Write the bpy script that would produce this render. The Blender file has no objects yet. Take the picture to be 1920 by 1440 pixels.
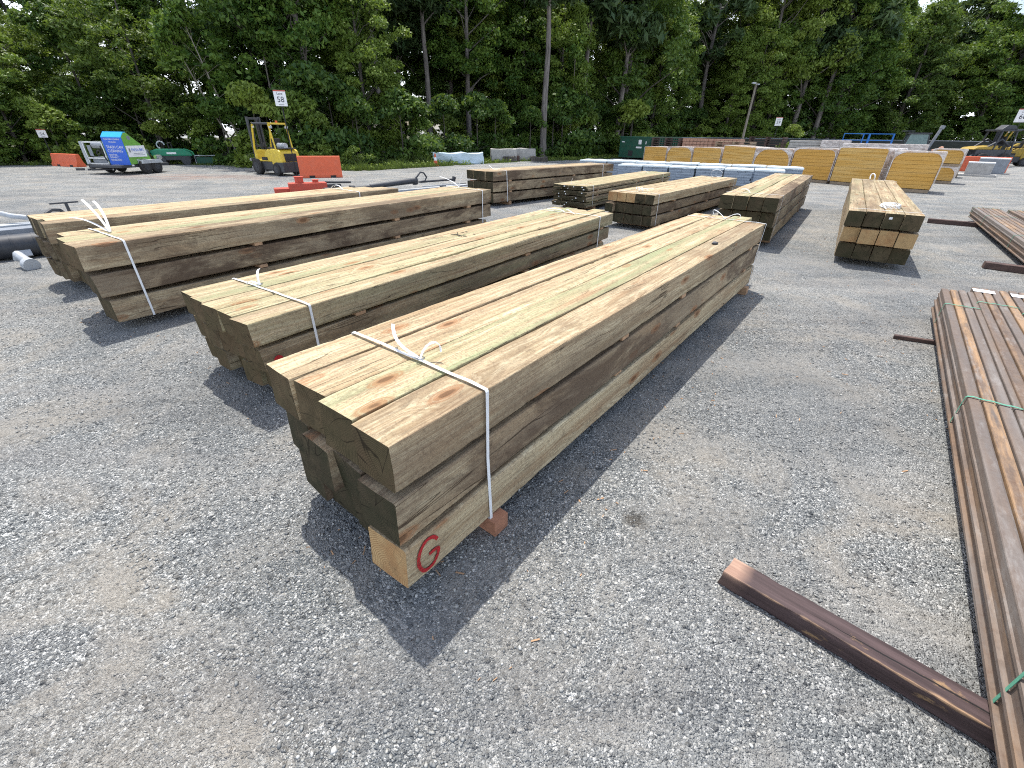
import bpy, bmesh, math, random
import numpy as np
from mathutils import Vector, Matrix, noise as mnoise

R = math.radians
scene = bpy.context.scene
COL = scene.collection
rnd = random.Random(7)

# ------------------------------------------------------------------ camera
cam_d = bpy.data.cameras.new('camera')
cam = bpy.data.objects.new('camera', cam_d)
COL.objects.link(cam)
pitch, roll = R(29.978), R(0.796)
cp, sp, cr, sr = math.cos(pitch), math.sin(pitch), math.cos(roll), math.sin(roll)
fw = Vector((0, cp, -sp)); up0 = Vector((0, sp, cp)); ri0 = Vector((1, 0, 0))
ri = ri0 * cr + up0 * sr
up = -ri0 * sr + up0 * cr
M = Matrix((ri, up, -fw)).transposed().to_4x4()
M.translation = Vector((0, 0, 1.6))
cam.matrix_world = M
cam_d.sensor_width = 36
cam_d.lens = 817.334 / 1920 * 36
cam_d.clip_start = 0.05
cam_d.clip_end = 2000
scene.camera = cam

# ------------------------------------------------------------------ light
SUN_AZ, SUN_EL = R(-19.2), R(69.5)
w = bpy.data.worlds.new('World'); scene.world = w; w.use_nodes = True
nt = w.node_tree
for n in list(nt.nodes): nt.nodes.remove(n)
out = nt.nodes.new('ShaderNodeOutputWorld'); bg = nt.nodes.new('ShaderNodeBackground')
sky = nt.nodes.new('ShaderNodeTexSky'); sky.sky_type = 'NISHITA'; sky.sun_disc = False
sky.sun_elevation = SUN_EL; sky.sun_rotation = SUN_AZ; sky.air_density = 1.1; sky.dust_density = 2.5
tc = nt.nodes.new('ShaderNodeTexCoord'); mp = nt.nodes.new('ShaderNodeMapping'); mp.inputs['Scale'].default_value = (1, 1, 3)
cn = nt.nodes.new('ShaderNodeTexNoise'); cn.inputs['Scale'].default_value = 2.2; cn.inputs['Detail'].default_value = 7
crp = nt.nodes.new('ShaderNodeValToRGB'); crp.color_ramp.elements[0].position = .36; crp.color_ramp.elements[1].position = .56
mx = nt.nodes.new('ShaderNodeMix'); mx.data_type = 'RGBA'
mx.inputs[7].default_value = (13, 13.8, 15, 1)
nt.links.new(tc.outputs['Generated'], mp.inputs[0]); nt.links.new(mp.outputs[0], cn.inputs[0])
nt.links.new(cn.outputs[0], crp.inputs[0]); sz = nt.nodes.new('ShaderNodeSeparateXYZ'); nt.links.new(tc.outputs['Generated'], sz.inputs[0])
hr = nt.nodes.new('ShaderNodeValToRGB'); hr.color_ramp.elements[0].position = .16; hr.color_ramp.elements[0].color = (1, 1, 1, 1)
hr.color_ramp.elements[1].position = .42; hr.color_ramp.elements[1].color = (.12, .12, .12, 1)
mm = nt.nodes.new('ShaderNodeMath'); mm.operation = 'MULTIPLY'; nt.links.new(sz.outputs[2], hr.inputs[0])
nt.links.new(hr.outputs[0], mm.inputs[0]); nt.links.new(crp.outputs[0], mm.inputs[1]); nt.links.new(mm.outputs[0], mx.inputs[0])
nt.links.new(sky.outputs[0], mx.inputs[6]); nt.links.new(mx.outputs[2], bg.inputs[0]); nt.links.new(bg.outputs[0], out.inputs[0])
bg.inputs[1].default_value = 0.15
sd = bpy.data.lights.new('sun', 'SUN'); sd.energy = 4.1; sd.angle = R(0.6); sd.color = (1, .955, .88)
so = bpy.data.objects.new('sun', sd); COL.objects.link(so)
sdir = Vector((math.sin(SUN_AZ) * math.cos(SUN_EL), math.cos(SUN_AZ) * math.cos(SUN_EL), math.sin(SUN_EL)))
so.rotation_euler = sdir.to_track_quat('Z', 'Y').to_euler()
so.location = (0, 0, 30)
scene.view_settings.view_transform = 'Standard'; scene.view_settings.look = 'None'
scene.view_settings.exposure = 0.43; scene.view_settings.gamma = 1
scene.cycles.filter_width = 1.1; scene.cycles.use_denoising = False
scene.cycles.max_bounces = 8; scene.cycles.diffuse_bounces = 3; scene.cycles.transmission_bounces = 6
scene.cycles.transparent_max_bounces = 8

# ------------------------------------------------------------------ node helpers
class NT:
    def __init__(s, name, rough=.8, metal=0, spec=.3):
        s.m = bpy.data.materials.new(name); s.m.use_nodes = True
        s.t = s.m.node_tree; s.b = s.t.nodes['Principled BSDF']
        s.b.inputs['Roughness'].default_value = rough; s.b.inputs['Metallic'].default_value = metal
        s.b.inputs['Specular IOR Level'].default_value = spec
    def n(s, typ, **kw):
        nd = s.t.nodes.new(typ)
        for k, v in kw.items(): setattr(nd, k, v)
        return nd
    def l(s, a, b): s.t.links.new(a, b)
    def setin(s, sock, v):
        if hasattr(v, 'links') or hasattr(v, 'is_linked'): s.l(v, sock)
        else:
            if isinstance(v, (tuple, list)) and len(v) == 3 and len(sock.default_value) == 4: v = (*v, 1)
            sock.default_value = v
    def math(s, op, a, b=None, c=None, clamp=False):
        nd = s.n('ShaderNodeMath', operation=op, use_clamp=clamp)
        s.setin(nd.inputs[0], a)
        if b is not None: s.setin(nd.inputs[1], b)
        if c is not None: s.setin(nd.inputs[2], c)
        return nd.outputs[0]
    def vmath(s, op, a, b=None):
        nd = s.n('ShaderNodeVectorMath', operation=op)
        s.setin(nd.inputs[0], a)
        if b is not None:
            if op == 'SCALE': s.setin(nd.inputs[3], b)
            else: s.setin(nd.inputs[1], b)
        return nd.outputs[0]
    def mix(s, f, a, b, typ='MIX'):
        nd = s.n('ShaderNodeMix', data_type='RGBA', blend_type=typ)
        s.setin(nd.inputs[0], f); s.setin(nd.inputs[6], a); s.setin(nd.inputs[7], b)
        return nd.outputs[2]
    def ramp(s, f, pts, interp='LINEAR'):
        nd = s.n('ShaderNodeValToRGB'); e = nd.color_ramp; e.interpolation = interp
        while len(e.elements) < len(pts): e.elements.new(.5)
        for el, (p, c) in zip(e.elements, pts):
            el.position = p; el.color = (*c, 1) if isinstance(c, (tuple, list)) else (c, c, c, 1)
        s.l(f, nd.inputs[0]); return nd.outputs[0]
    def noise(s, vec, scale=5, detail=4, rough=.55, dist=0):
        nd = s.n('ShaderNodeTexNoise'); nd.inputs['Scale'].default_value = scale; nd.inputs['Detail'].default_value = detail
        nd.inputs['Roughness'].default_value = rough; nd.inputs['Distortion'].default_value = dist
        if vec is not None: s.l(vec, nd.inputs['Vector'])
        return nd.outputs['Fac']
    def voro(s, vec, scale, feature='F1', rand=1):
        nd = s.n('ShaderNodeTexVoronoi', feature=feature); nd.inputs['Scale'].default_value = scale
        nd.inputs['Randomness'].default_value = rand
        if vec is not None: s.l(vec, nd.inputs['Vector'])
        return nd
    def mapping(s, vec, scale=(1, 1, 1), loc=(0, 0, 0), rot=(0, 0, 0)):
        nd = s.n('ShaderNodeMapping'); nd.inputs['Scale'].default_value = scale; nd.inputs['Location'].default_value = loc
        nd.inputs['Rotation'].default_value = rot
        s.l(vec, nd.inputs[0]); return nd.outputs[0]
    def obj(s): return s.n('ShaderNodeTexCoord').outputs['Object']
    def pos(s): return s.n('ShaderNodeNewGeometry').outputs['Position']
    def bump(s, h, strength=.5, dist=.005, prev=None):
        nd = s.n('ShaderNodeBump'); nd.inputs['Strength'].default_value = strength; nd.inputs['Distance'].default_value = dist
        s.l(h, nd.inputs['Height'])
        if prev is not None: s.l(prev, nd.inputs['Normal'])
        return nd.outputs[0]
    def col(s, c): s.setin(s.b.inputs['Base Color'], c)
    def nrm(s, c): s.l(c, s.b.inputs['Normal'])
    def rgh(s, c): s.setin(s.b.inputs['Roughness'], c)

def paint(name, c, rough=.5, metal=0, var=.25, dirt=.35, dirtc=(.16, .14, .12), scale=6, bump=.15, spec=.4):
    m = NT(name, rough, metal, spec); o = m.obj()
    n1 = m.noise(o, scale, 6, .6); n2 = m.noise(o, scale * .35, 3)
    base = m.mix(m.ramp(n1, [(.3, 0), (.7, 1)]), tuple(x * (1 - var) for x in c), tuple(min(1, x * (1 + var * .5)) for x in c))
    d = m.math('MULTIPLY', m.ramp(m.noise(o, scale * 1.7, 8, .7), [(.48, 0), (.72, 1)]), dirt)
    m.col(m.mix(d, base, dirtc))
    m.rgh(m.math('ADD', m.math('MULTIPLY', n1, .25), rough - .1))
    if bump: m.nrm(m.bump(n1, bump, .004))
    return m.m

# ------------------------------------------------------------------ materials
def wood_material():
    m = NT('treated_timber', .85, 0, .15)
    oi = m.n('ShaderNodeObjectInfo'); o = m.obj()
    sep = m.n('ShaderNodeSeparateColor'); m.l(oi.outputs['Color'], sep.inputs[0])
    green, wear, seed = sep.outputs[0], sep.outputs[1], sep.outputs[2]
    off = m.n('ShaderNodeCombineXYZ'); m.l(m.math('MULTIPLY', seed, 37.0), off.inputs[0])
    m.l(m.math('MULTIPLY', seed, 11.3), off.inputs[1]); m.l(m.math('MULTIPLY', seed, 5.7), off.inputs[2])
    p = m.vmath('ADD', o, off.outputs[0])
    # rings about the pith, drawn out along the timber
    pith = m.n('ShaderNodeCombineXYZ')
    m.l(m.math('MULTIPLY_ADD', m.math('FRACT', m.math('MULTIPLY', seed, 17.3)), .22, .0), pith.inputs[1])
    m.l(m.math('MULTIPLY_ADD', m.math('FRACT', m.math('MULTIPLY', seed, 29.1)), .12, .0), pith.inputs[2])
    rp = m.vmath('SUBTRACT', o, pith.outputs[0])
    wob = m.n('ShaderNodeTexNoise'); wob.inputs['Scale'].default_value = 1.0; wob.inputs['Detail'].default_value = 3
    m.l(m.mapping(p, (.9, 7, 7)), wob.inputs['Vector'])
    # knots
    kv = m.voro(m.mapping(p, (1.9, 5.2, 5.2)), 1.0)
    kd = m.math('ADD', kv.outputs['Distance'], m.math('MULTIPLY', m.math('SUBTRACT', m.noise(m.mapping(p, (8, 22, 22)), 1, 4, .6), .5), .09))
    knot = m.ramp(kd, [(.0, 1), (.115, .9), (.125, .35), (.15, .85), (.185, .0)])
    knotcore = m.math('MULTIPLY', m.ramp(kd, [(.06, 1), (.085, 0)]), .9)
    halo = m.ramp(kd, [(.1, 1), (.38, 0)])
    wv = m.vmath('SCALE', m.vmath('SUBTRACT', wob.outputs['Color'], (.5, .5, .5)), .07)
    sepr = m.n('ShaderNodeSeparateXYZ'); m.l(m.vmath('ADD', rp, wv), sepr.inputs[0])
    rad = m.math('SQRT', m.math('ADD', m.math('POWER', sepr.outputs[1], 2), m.math('POWER', sepr.outputs[2], 2)))
    rad = m.math('ADD', rad, m.math('MULTIPLY', halo, .022))
    rv = m.n('ShaderNodeCombineXYZ'); m.l(m.math('MULTIPLY', rad, 34.0), rv.inputs[0]); m.l(m.math('MULTIPLY', seed, 20.0), rv.inputs[1])
    rad = m.math('ADD', rad, m.math('MULTIPLY', m.noise(rv.outputs[0], 1, 3, .6), .05))
    ring = m.math('MULTIPLY_ADD', m.math('SINE', m.math('MULTIPLY', rad, 2 * math.pi / .0085)), .5, .5)
    ring2 = m.math('MULTIPLY_ADD', m.math('SINE', m.math('MULTIPLY', rad, 2 * math.pi / .031)), .5, .5)
    fine = m.noise(m.mapping(p, (1.2, 90, 90)), 1, 5, .65)
    mid = m.noise(m.mapping(p, (.5, 18, 18)), 1, 5, .6)
    blot = m.noise(m.mapping(p, (1.4, 4, 4)), 1, 6, .65, .4)
    blot2 = m.noise(m.mapping(m.vmath('ADD', p, (9, 3, 7)), (.8, 3.5, 3.5)), 1, 4, .6)
    speck = m.noise(p, 70, 6, .8)
    light, tan, red = (.74, .63, .42), (.46, .355, .215), (.37, .215, .115)
    c = m.mix(m.ramp(m.math('MULTIPLY_ADD', ring, .28, m.math('MULTIPLY', fine, .72)), [(.3, 0), (.66, 1)]), tan, light)
    c = m.mix(m.math('MULTIPLY', m.ramp(mid, [(.45, 0), (.64, 1)]), .62), c, (.29, .18, .095))
    c = m.mix(m.math('MULTIPLY', m.ramp(ring2, [(.55, 0), (1, 1)]), .25), c, (.31, .19, .09))
    # reddish resin blotches, green preservative streaks, grey weathering
    c = m.mix(m.math('MULTIPLY', m.ramp(blot, [(.5, 0), (.66, 1)]), .45), c, red)
    ln = m.noise(m.mapping(m.vmath('ADD', p, wv), (.22, 26, 26)), 1, 2, .5)
    lnm = m.ramp(m.math('ABSOLUTE', m.math('SUBTRACT', ln, .5)), [(.004, 1), (.016, 0)])
    c = m.mix(m.math('MULTIPLY', lnm, .5), c, (.17, .105, .06))
    gm = m.math('MULTIPLY', m.ramp(m.noise(m.mapping(p, (.45, 9, 9)), 1, 3), [(.38, 0), (.62, 1)]), green)
    c = m.mix(gm, c, (.31, .34, .19))
    c = m.mix(m.math('MULTIPLY', m.ramp(blot2, [(.42, 0), (.66, 1)]), m.math('MULTIPLY_ADD', wear, .8, .12)), c, (.185, .155, .12))
    c = m.mix(m.math('MULTIPLY', wear, .62), c, (.205, .158, .11))
    chalk = m.math('MULTIPLY', m.ramp(m.noise(m.mapping(m.vmath('ADD', p, (4, 8, 2)), (3.2, 5, 5)), 1, 7, .75), [(.66, 0), (.74, 1)]), m.ramp(wear, [(.5, 0), (.8, .5)]))
    c = m.mix(chalk, c, (.42, .41, .39))
    c = m.mix(m.math('MULTIPLY', m.ramp(speck, [(.49, 0), (.64, 1)]), .62), c, (.17, .115, .075))
    grime = m.noise(m.mapping(p, (6, 14, 14)), 1, 8, .8, .6)
    c = m.mix(m.math('MULTIPLY', m.ramp(grime, [(.52, 0), (.66, 1)]), .5), c, (.13, .095, .065))
    c = m.mix(m.math('MULTIPLY', m.ramp(m.noise(p, 130, 4, .7), [(.6, 0), (.72, 1)]), .35), c, (.62, .52, .38))
    c = m.mix(m.math('MULTIPLY', knot, .8), c, (.31, .15, .07))
    c = m.mix(m.math('MULTIPLY', knotcore, .75), c, (.10, .055, .03))
    # drying checks along the grain
    cn = m.noise(m.mapping(m.vmath('ADD', p, wv), (.55, 13, 13)), 1, 2, .5)
    crack = m.ramp(m.math('ABSOLUTE', m.math('SUBTRACT', cn, .5)), [(.0022, 1), (.006, 0)])
    crack = m.math('MULTIPLY', crack, m.ramp(m.noise(m.mapping(p, (.9, 3, 3)), 1, 2), [(.53, 0), (.6, 1)]))
    c = m.mix(m.math('MULTIPLY', crack, .85), c, (.035, .022, .014))
    stain = m.math('MULTIPLY', m.ramp(m.noise(m.mapping(m.vmath('ADD', p, (1, 6, 2)), (1.1, 3, 3)), 1, 7, .72, .5), [(.46, 0), (.57, 1)]), m.ramp(wear, [(.2, 0), (.85, .85)]))
    c = m.mix(stain, c, (.095, .065, .045))
    m.col(c)
    # rough sawn surface: cross marks of the saw, fibres, checks
    saw = m.noise(m.mapping(p, (110, 6, 6), rot=(0, 0, .12)), 1, 3, .6)
    h = m.math('ADD', m.math('MULTIPLY', saw, .45), m.math('MULTIPLY', fine, .8))
    h = m.math('ADD', h, m.math('MULTIPLY', speck, .9))
    h = m.math('SUBTRACT', h, m.math('MULTIPLY', crack, 2.2))
    m.nrm(m.bump(h, .75, .004, m.bump(mid, .4, .006)))
    return m.m

def end_material():
    m = NT('timber_end_grain', .92, 0, .1)
    oi = m.n('ShaderNodeObjectInfo'); o = m.obj()
    sep = m.n('ShaderNodeSeparateColor'); m.l(oi.outputs['Color'], sep.inputs[0])
    seed = sep.outputs[2]; fresh = oi.outputs['Alpha']
    off = m.n('ShaderNodeCombineXYZ'); m.l(m.math('MULTIPLY', seed, 37.0), off.inputs[0]); m.l(m.math('MULTIPLY', seed, 7.0), off.inputs[1])
    p = m.vmath('ADD', o, off.outputs[0])
    pith = m.n('ShaderNodeCombineXYZ')
    m.l(m.math('MULTIPLY_ADD', m.math('FRACT', m.math('MULTIPLY', seed, 17.3)), .22, .0), pith.inputs[1])
    m.l(m.math('MULTIPLY_ADD', m.math('FRACT', m.math('MULTIPLY', seed, 29.1)), .12, .0), pith.inputs[2])
    wob = m.n('ShaderNodeTexNoise'); wob.inputs['Scale'].default_value = 9
    m.l(p, wob.inputs['Vector'])
    rp = m.vmath('ADD', m.vmath('SUBTRACT', o, pith.outputs[0]), m.vmath('SCALE', m.vmath('SUBTRACT', wob.outputs['Color'], (.5, .5, .5)), .02))
    sx = m.n('ShaderNodeSeparateXYZ'); m.l(rp, sx.inputs[0])
    rad = m.math('SQRT', m.math('ADD', m.math('POWER', sx.outputs[1], 2), m.math('POWER', sx.outputs[2], 2)))
    ring = m.math('MULTIPLY_ADD', m.math('SINE', m.math('MULTIPLY', rad, 2 * math.pi / .009)), .5, .5)
    sawm = m.noise(m.mapping(p, (1, 5, 110), rot=(.7, 0, 0)), 1, 3, .6)
    b = m.noise(p, 12, 6, .7); b2 = m.noise(p, 5, 4, .6)
    lightc = m.mix(m.ramp(ring, [(.2, 0), (.8, 1)]), (.36, .23, .11), (.52, .36, .18))
    lightc = m.mix(m.math('MULTIPLY', m.ramp(b2, [(.45, 0), (.65, 1)]), .6), lightc, (.33, .15, .06))
    darkc = m.mix(m.ramp(b2, [(.35, 0), (.65, 1)]), (.026, .030, .017), (.058, .047, .030))
    darkc = m.mix(m.math('MULTIPLY', ring, .28), darkc, (.12, .09, .055))
    darkc = m.mix(m.ramp(m.noise(p, 3.3, 5, .7), [(.5, 0), (.7, .5)]), darkc, (.15, .115, .07))
    c = m.mix(fresh, darkc, lightc)
    ang = m.math('ARCTAN2', sx.outputs[1], sx.outputs[2])
    av = m.n('ShaderNodeCombineXYZ'); m.l(ang, av.inputs[0]); m.l(m.math('MULTIPLY', seed, 40.0), av.inputs[1]); m.l(m.math('MULTIPLY', rad, 1.2), av.inputs[2])
    rcr = m.ramp(m.math('ABSOLUTE', m.math('SUBTRACT', m.noise(av.outputs[0], 1.5, 1, .4), .5)), [(.003, 1), (.010, 0)])
    rcr = m.math('MULTIPLY', rcr, m.math('SUBTRACT', 1.0, m.math('MULTIPLY', fresh, .8)))
    c = m.mix(m.math('MULTIPLY', m.ramp(b, [(.5, 0), (.72, 1)]), .5), c, m.mix(fresh, (.02, .024, .014), (.2, .13, .07)))
    m.col(c)
    c = m.mix(m.math('MULTIPLY', rcr, .8), c, (.012, .009, .006)); m.col(c)
    m.nrm(m.bump(m.math('ADD', sawm, m.math('ADD', b, m.math('MULTIPLY', m.noise(p, 90, 4, .7), .6))), .6, .004))
    return m.m

WOOD, WEND = wood_material(), end_material()

def gravel_ground():
    m = NT('crushed_stone_ground', .93, 0, .15)
    p = m.pos()
    v1 = m.voro(p, 128); v2 = m.voro(p, 240); v3 = m.voro(m.vmath('ADD', p, (3, 1, 0)), 68)
    g1 = m.n('ShaderNodeSeparateColor'); m.l(v1.outputs['Color'], g1.inputs[0])
    g2 = m.n('ShaderNodeSeparateColor'); m.l(v2.outputs['Color'], g2.inputs[0])
    g3 = m.n('ShaderNodeSeparateColor'); m.l(v3.outputs['Color'], g3.inputs[0])
    stones = [(0, (.075, .083, .09)), (.3, (.165, .178, .183)), (.6, (.275, .29, .29)), (.82, (.44, .45, .435)), (.95, (.80, .80, .77))]
    s1 = m.ramp(g1.outputs[0], stones); s2 = m.ramp(g2.outputs[0], stones)
    s3 = m.ramp(g3.outputs[0], stones)
    c = m.mix(m.ramp(g1.outputs[1], [(.45, 0), (.5, 1)]), s1, s2)
    c = m.mix(m.ramp(g3.outputs[1], [(.84, 0), (.86, 1)]), c, s3)
    big = m.noise(p, .55, 6, .62, .3); tr = m.noise(m.mapping(p, (.22, 1.5, 1), rot=(0, 0, .06)), 1, 6, .62)
    fines = m.math('MULTIPLY', m.ramp(m.noise(p, 1.5, 8, .72, .5), [(.45, 0), (.62, 1)]), .8)
    dustn = m.noise(p, 60, 6, .8)
    dust = m.mix(m.ramp(dustn, [(.35, 0), (.65, 1)]), (.245, .226, .195), (.41, .38, .33))
    c = m.mix(fines, c, dust)
    c = m.mix(m.math('MULTIPLY', m.ramp(big, [(.40, 1), (.56, 0)]), .45), c, (.15, .162, .172))
    c = m.mix(m.math('MULTIPLY', m.ramp(tr, [(.46, 0), (.66, 1)]), .42), c, (.43, .425, .405))
    c = m.mix(m.math('MULTIPLY', m.ramp(m.noise(m.mapping(p, (.12, .9, 1), loc=(5, 2, 0)), 1, 7, .7), [(.52, 0), (.68, 1)]), .45), c, (.17, .165, .165))
    # reddish clay tracked across the lane in front of the trailer
    sx = m.n('ShaderNodeSeparateXYZ'); m.l(p, sx.inputs[0])
    ex = m.math('DIVIDE', m.math('ADD', sx.outputs[0], 12.0), 4.2); ey = m.math('DIVIDE', m.math('SUBTRACT', sx.outputs[1], 18.2), 1.5)
    rr = m.math('SQRT', m.math('ADD', m.math('POWER', ex, 2), m.math('POWER', ey, 2)))
    rm = m.math('MULTIPLY', m.ramp(rr, [(.3, 1), (1, 0)]), m.ramp(m.noise(m.mapping(p, (.7, 2.5, 1)), 1, 6, .7), [(.38, 0), (.6, 1)]))
    c = m.mix(m.math('MULTIPLY', rm, .6), c, (.33, .19, .14))
    # small damp oil spot
    dx = m.math('SUBTRACT', sx.outputs[0], .60); dy = m.math('SUBTRACT', sx.outputs[1], 1.49)
    dr = m.math('SQRT', m.math('ADD', m.math('POWER', dx, 2), m.math('POWER', m.math('MULTIPLY', dy, 1.0), 2)))
    dr = m.math('ADD', dr, m.math('MULTIPLY', m.math('SUBTRACT', m.noise(p, 22, 5, .7), .5), .16))
    c = m.mix(m.math('MULTIPLY', m.ramp(dr, [(.015, 1), (.075, 0)]), .7), c, (.05, .04, .028))
    m.col(c)
    h1 = m.math('MULTIPLY', m.math('SUBTRACT', .5, v1.outputs['Distance']), m.math('SUBTRACT', 1.1, fines))
    h3 = m.math('MULTIPLY', m.math('MULTIPLY', m.math('SUBTRACT', .6, v3.outputs['Distance']), m.ramp(g3.outputs[1], [(.84, 0), (.86, 1)])), 2.0)
    h = m.math('ADD', m.math('ADD', h1, h3), m.math('MULTIPLY', m.math('SUBTRACT', .5, v2.outputs['Distance']), .5))
    m.nrm(m.bump(h, 1.0, .012, m.bump(m.noise(p, 5, 6, .7), .45, .05)))
    return m.m
GROUND = gravel_ground()

def stone_mat():
    m = NT('loose_stone', .9, 0, .2)
    g = m.n('ShaderNodeNewGeometry').outputs['Random Per Island']
    c = m.ramp(g, [(0, (.08, .088, .098)), (.3, (.18, .195, .2)), (.6, (.30, .315, .31)), (.82, (.42, .42, .39)), (.93, (.65, .66, .63)), (1, (.7, .69, .66))])
    m.col(m.mix(.35, c, m.ramp(m.noise(m.obj(), 120, 3), [(.3, (.1, .1, .1)), (.7, (.45, .43, .4))])))
    return m.m
STONE = stone_mat()

def leaf_mat(name, cols, trans=.3):
    m = NT(name, .55, 0, .35)
    g = m.n('ShaderNodeNewGeometry').outputs['Random Per Island']
    oi = m.n('ShaderNodeObjectInfo')
    sep = m.n('ShaderNodeSeparateColor'); m.l(oi.outputs['Color'], sep.inputs[0])
    c = m.ramp(g, [(i / (len(cols) - 1), x) for i, x in enumerate(cols)])
    patch = m.noise(m.obj(), .8, 3)
    c = m.mix(m.math('MULTIPLY', m.ramp(patch, [(.4, 0), (.65, 1)]), .5), c, tuple(min(1, v * q) for v, q in zip(cols[-1], (1.15, 1.1, .8))))
    c = m.mix(sep.outputs[0], c, (.24, .30, .05))
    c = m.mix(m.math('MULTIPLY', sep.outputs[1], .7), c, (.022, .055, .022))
    m.col(c)
    tr = m.n('ShaderNodeBsdfTranslucent'); m.l(m.mix(.55, c, (.25, .36, .04)), tr.inputs[0])
    ms = m.n('ShaderNodeMixShader'); ms.inputs[0].default_value = trans
    m.l(m.b.outputs[0], ms.inputs[1]); m.l(tr.outputs[0], ms.inputs[2])
    m.l(ms.outputs[0], m.t.nodes['Material Output'].inputs[0])
    return m.m
LEAF = leaf_mat('broad_leaves', [(.024, .068, .013), (.042, .105, .018), (.074, .155, .025), (.15, .235, .045)])
NEEDLE = leaf_mat('pine_needles', [(.03, .062, .025), (.045, .088, .034), (.075, .12, .045)], .15)
GRASSM = leaf_mat('grass_blades', [(.08, .17, .03), (.13, .25, .05), (.22, .32, .09), (.32, .36, .15)], .3)

def bark(name, c1, c2):
    m = NT(name, .95, 0, .1); o = m.obj()
    f = m.noise(m.mapping(o, (9, 9, 1.4)), 1, 7, .7, .3)
    m.col(m.mix(m.ramp(f, [(.35, 0), (.65, 1)]), c1, c2)); m.nrm(m.bump(f, .9, .03)); return m.m
BARK = bark('grey_bark', (.05, .045, .04), (.15, .135, .12))
PBARK = bark('pine_bark', (.09, .08, .075), (.26, .235, .215))
PALEBARK = bark('pale_bark', (.14, .125, .10), (.32, .29, .25))

STRAP = paint('white_strap', (.80, .82, .84), .35, 0, .06, .15, (.5, .5, .5), 30, .05)
GSTRAP = paint('green_strap', (.10, .36, .24), .4, 0, .1, .2, (.3, .45, .4), 30, .05)
STEELW = paint('buckle_steel', (.45, .46, .48), .35, .9, .1, .2)
BLOCK = paint('spacer_wood', (.46, .29, .17), .85, 0, .25, .3, (.2, .12, .07), 25, .5)
RBLOCK = paint('reddish_block_wood', (.42, .20, .12), .85, 0, .25, .35, (.2, .11, .07), 25, .5)
BLACKM = paint('black_rubber', (.022, .022, .024), .75, 0, .2, .5, (.10, .09, .08), 9)
DARKST = paint('dark_steel', (.05, .055, .065), .5, .3, .2, .4, (.14, .12, .1), 6)
GREYP = paint('grey_paint', (.24, .265, .30), .5, .1, .18, .4, (.15, .13, .12), 4)
LGREY = paint('light_grey_paint', (.42, .45, .48), .5, .1, .15, .35)
MYELLOW = paint('muted_yellow_paint', (.40, .27, .035), .55, 0, .3, .75, (.10, .08, .06), 5)
YELLOW = paint('yellow_paint', (.68, .50, .045), .4, 0, .15, .35, (.18, .12, .05), 5)
ORANGE = paint('orange_plastic', (.66, .125, .05), .55, 0, .12, .25, (.45, .2, .14), 4)
REDP = paint('red_paint', (.50, .07, .04), .55, 0, .2, .4, (.2, .09, .07), 5)
WHITEP = paint('white_paint', (.78, .79, .80), .45, 0, .05, .15)
INK = paint('black_ink', (.015, .017, .03), .5, 0, .05, 0, bump=0)
BLUEP = paint('blue_panel', (.008, .11, .60), .35, 0, .08, .1, bump=.02)
CYANP = paint('light_blue_panel', (.03, .42, .85), .35, 0, .08, .1, bump=.02)
GREENP = paint('green_panel', (.17, .40, .07), .35, 0, .1, .1, bump=.02)
DGREEN = paint('dumpster_green', (.006, .075, .045), .45, .1, .2, .35, (.09, .07, .05), 4)
MGREEN = paint('machine_green', (.01, .22, .12), .4, 0, .15, .3)
CHROME = paint('steel_tank', (.55, .57, .6), .25, .9, .1, .2)
CONC = paint('concrete', (.42, .41, .39), .95, 0, .18, .45, (.22, .2, .18), 5, .7)
BLUERAIL = paint('blue_rail_paint', (.015, .16, .50), .45, 0, .12, .2)
DARKWOOD = paint('stained_timber', (.085, .052, .045), .7, 0, .35, .35, (.20, .13, .10), 9, .6)
CARDW = paint('pallet_board', (.34, .26, .18), .9, 0, .3, .4, (.14, .1, .08), 8, .5)
BRICKM = paint('pink_paver', (.48, .28, .20), .9, 0, .3, .4, (.22, .14, .1), 12, .5)
def spray_mat():
    m = NT('red_spray_paint', .85, 0, .15); o = m.obj()
    m.col(m.mix(m.noise(o, 40, 4), (.50, .03, .035), (.34, .035, .035)))
    tr = m.n('ShaderNodeBsdfTransparent'); ms = m.n('ShaderNodeMixShader')
    f = m.math('ADD', m.math('MULTIPLY', m.noise(o, 160, 5, .8), .7), m.math('MULTIPLY', m.noise(m.mapping(o, (3, 60, 60)), 1, 4, .7), .4))
    m.l(m.ramp(f, [(.56, 0), (.66, .85)]), ms.inputs[0]); m.l(m.b.outputs[0], ms.inputs[1]); m.l(tr.outputs[0], ms.inputs[2])
    m.l(ms.outputs[0], m.t.nodes['Material Output'].inputs[0]); return m.m
SPRAY = spray_mat()
GLASS = paint('tinted_glass', (.16, .24, .24), .08, 0, .1, .1, bump=0, spec=.8)
TYRE = BLACKM

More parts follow.
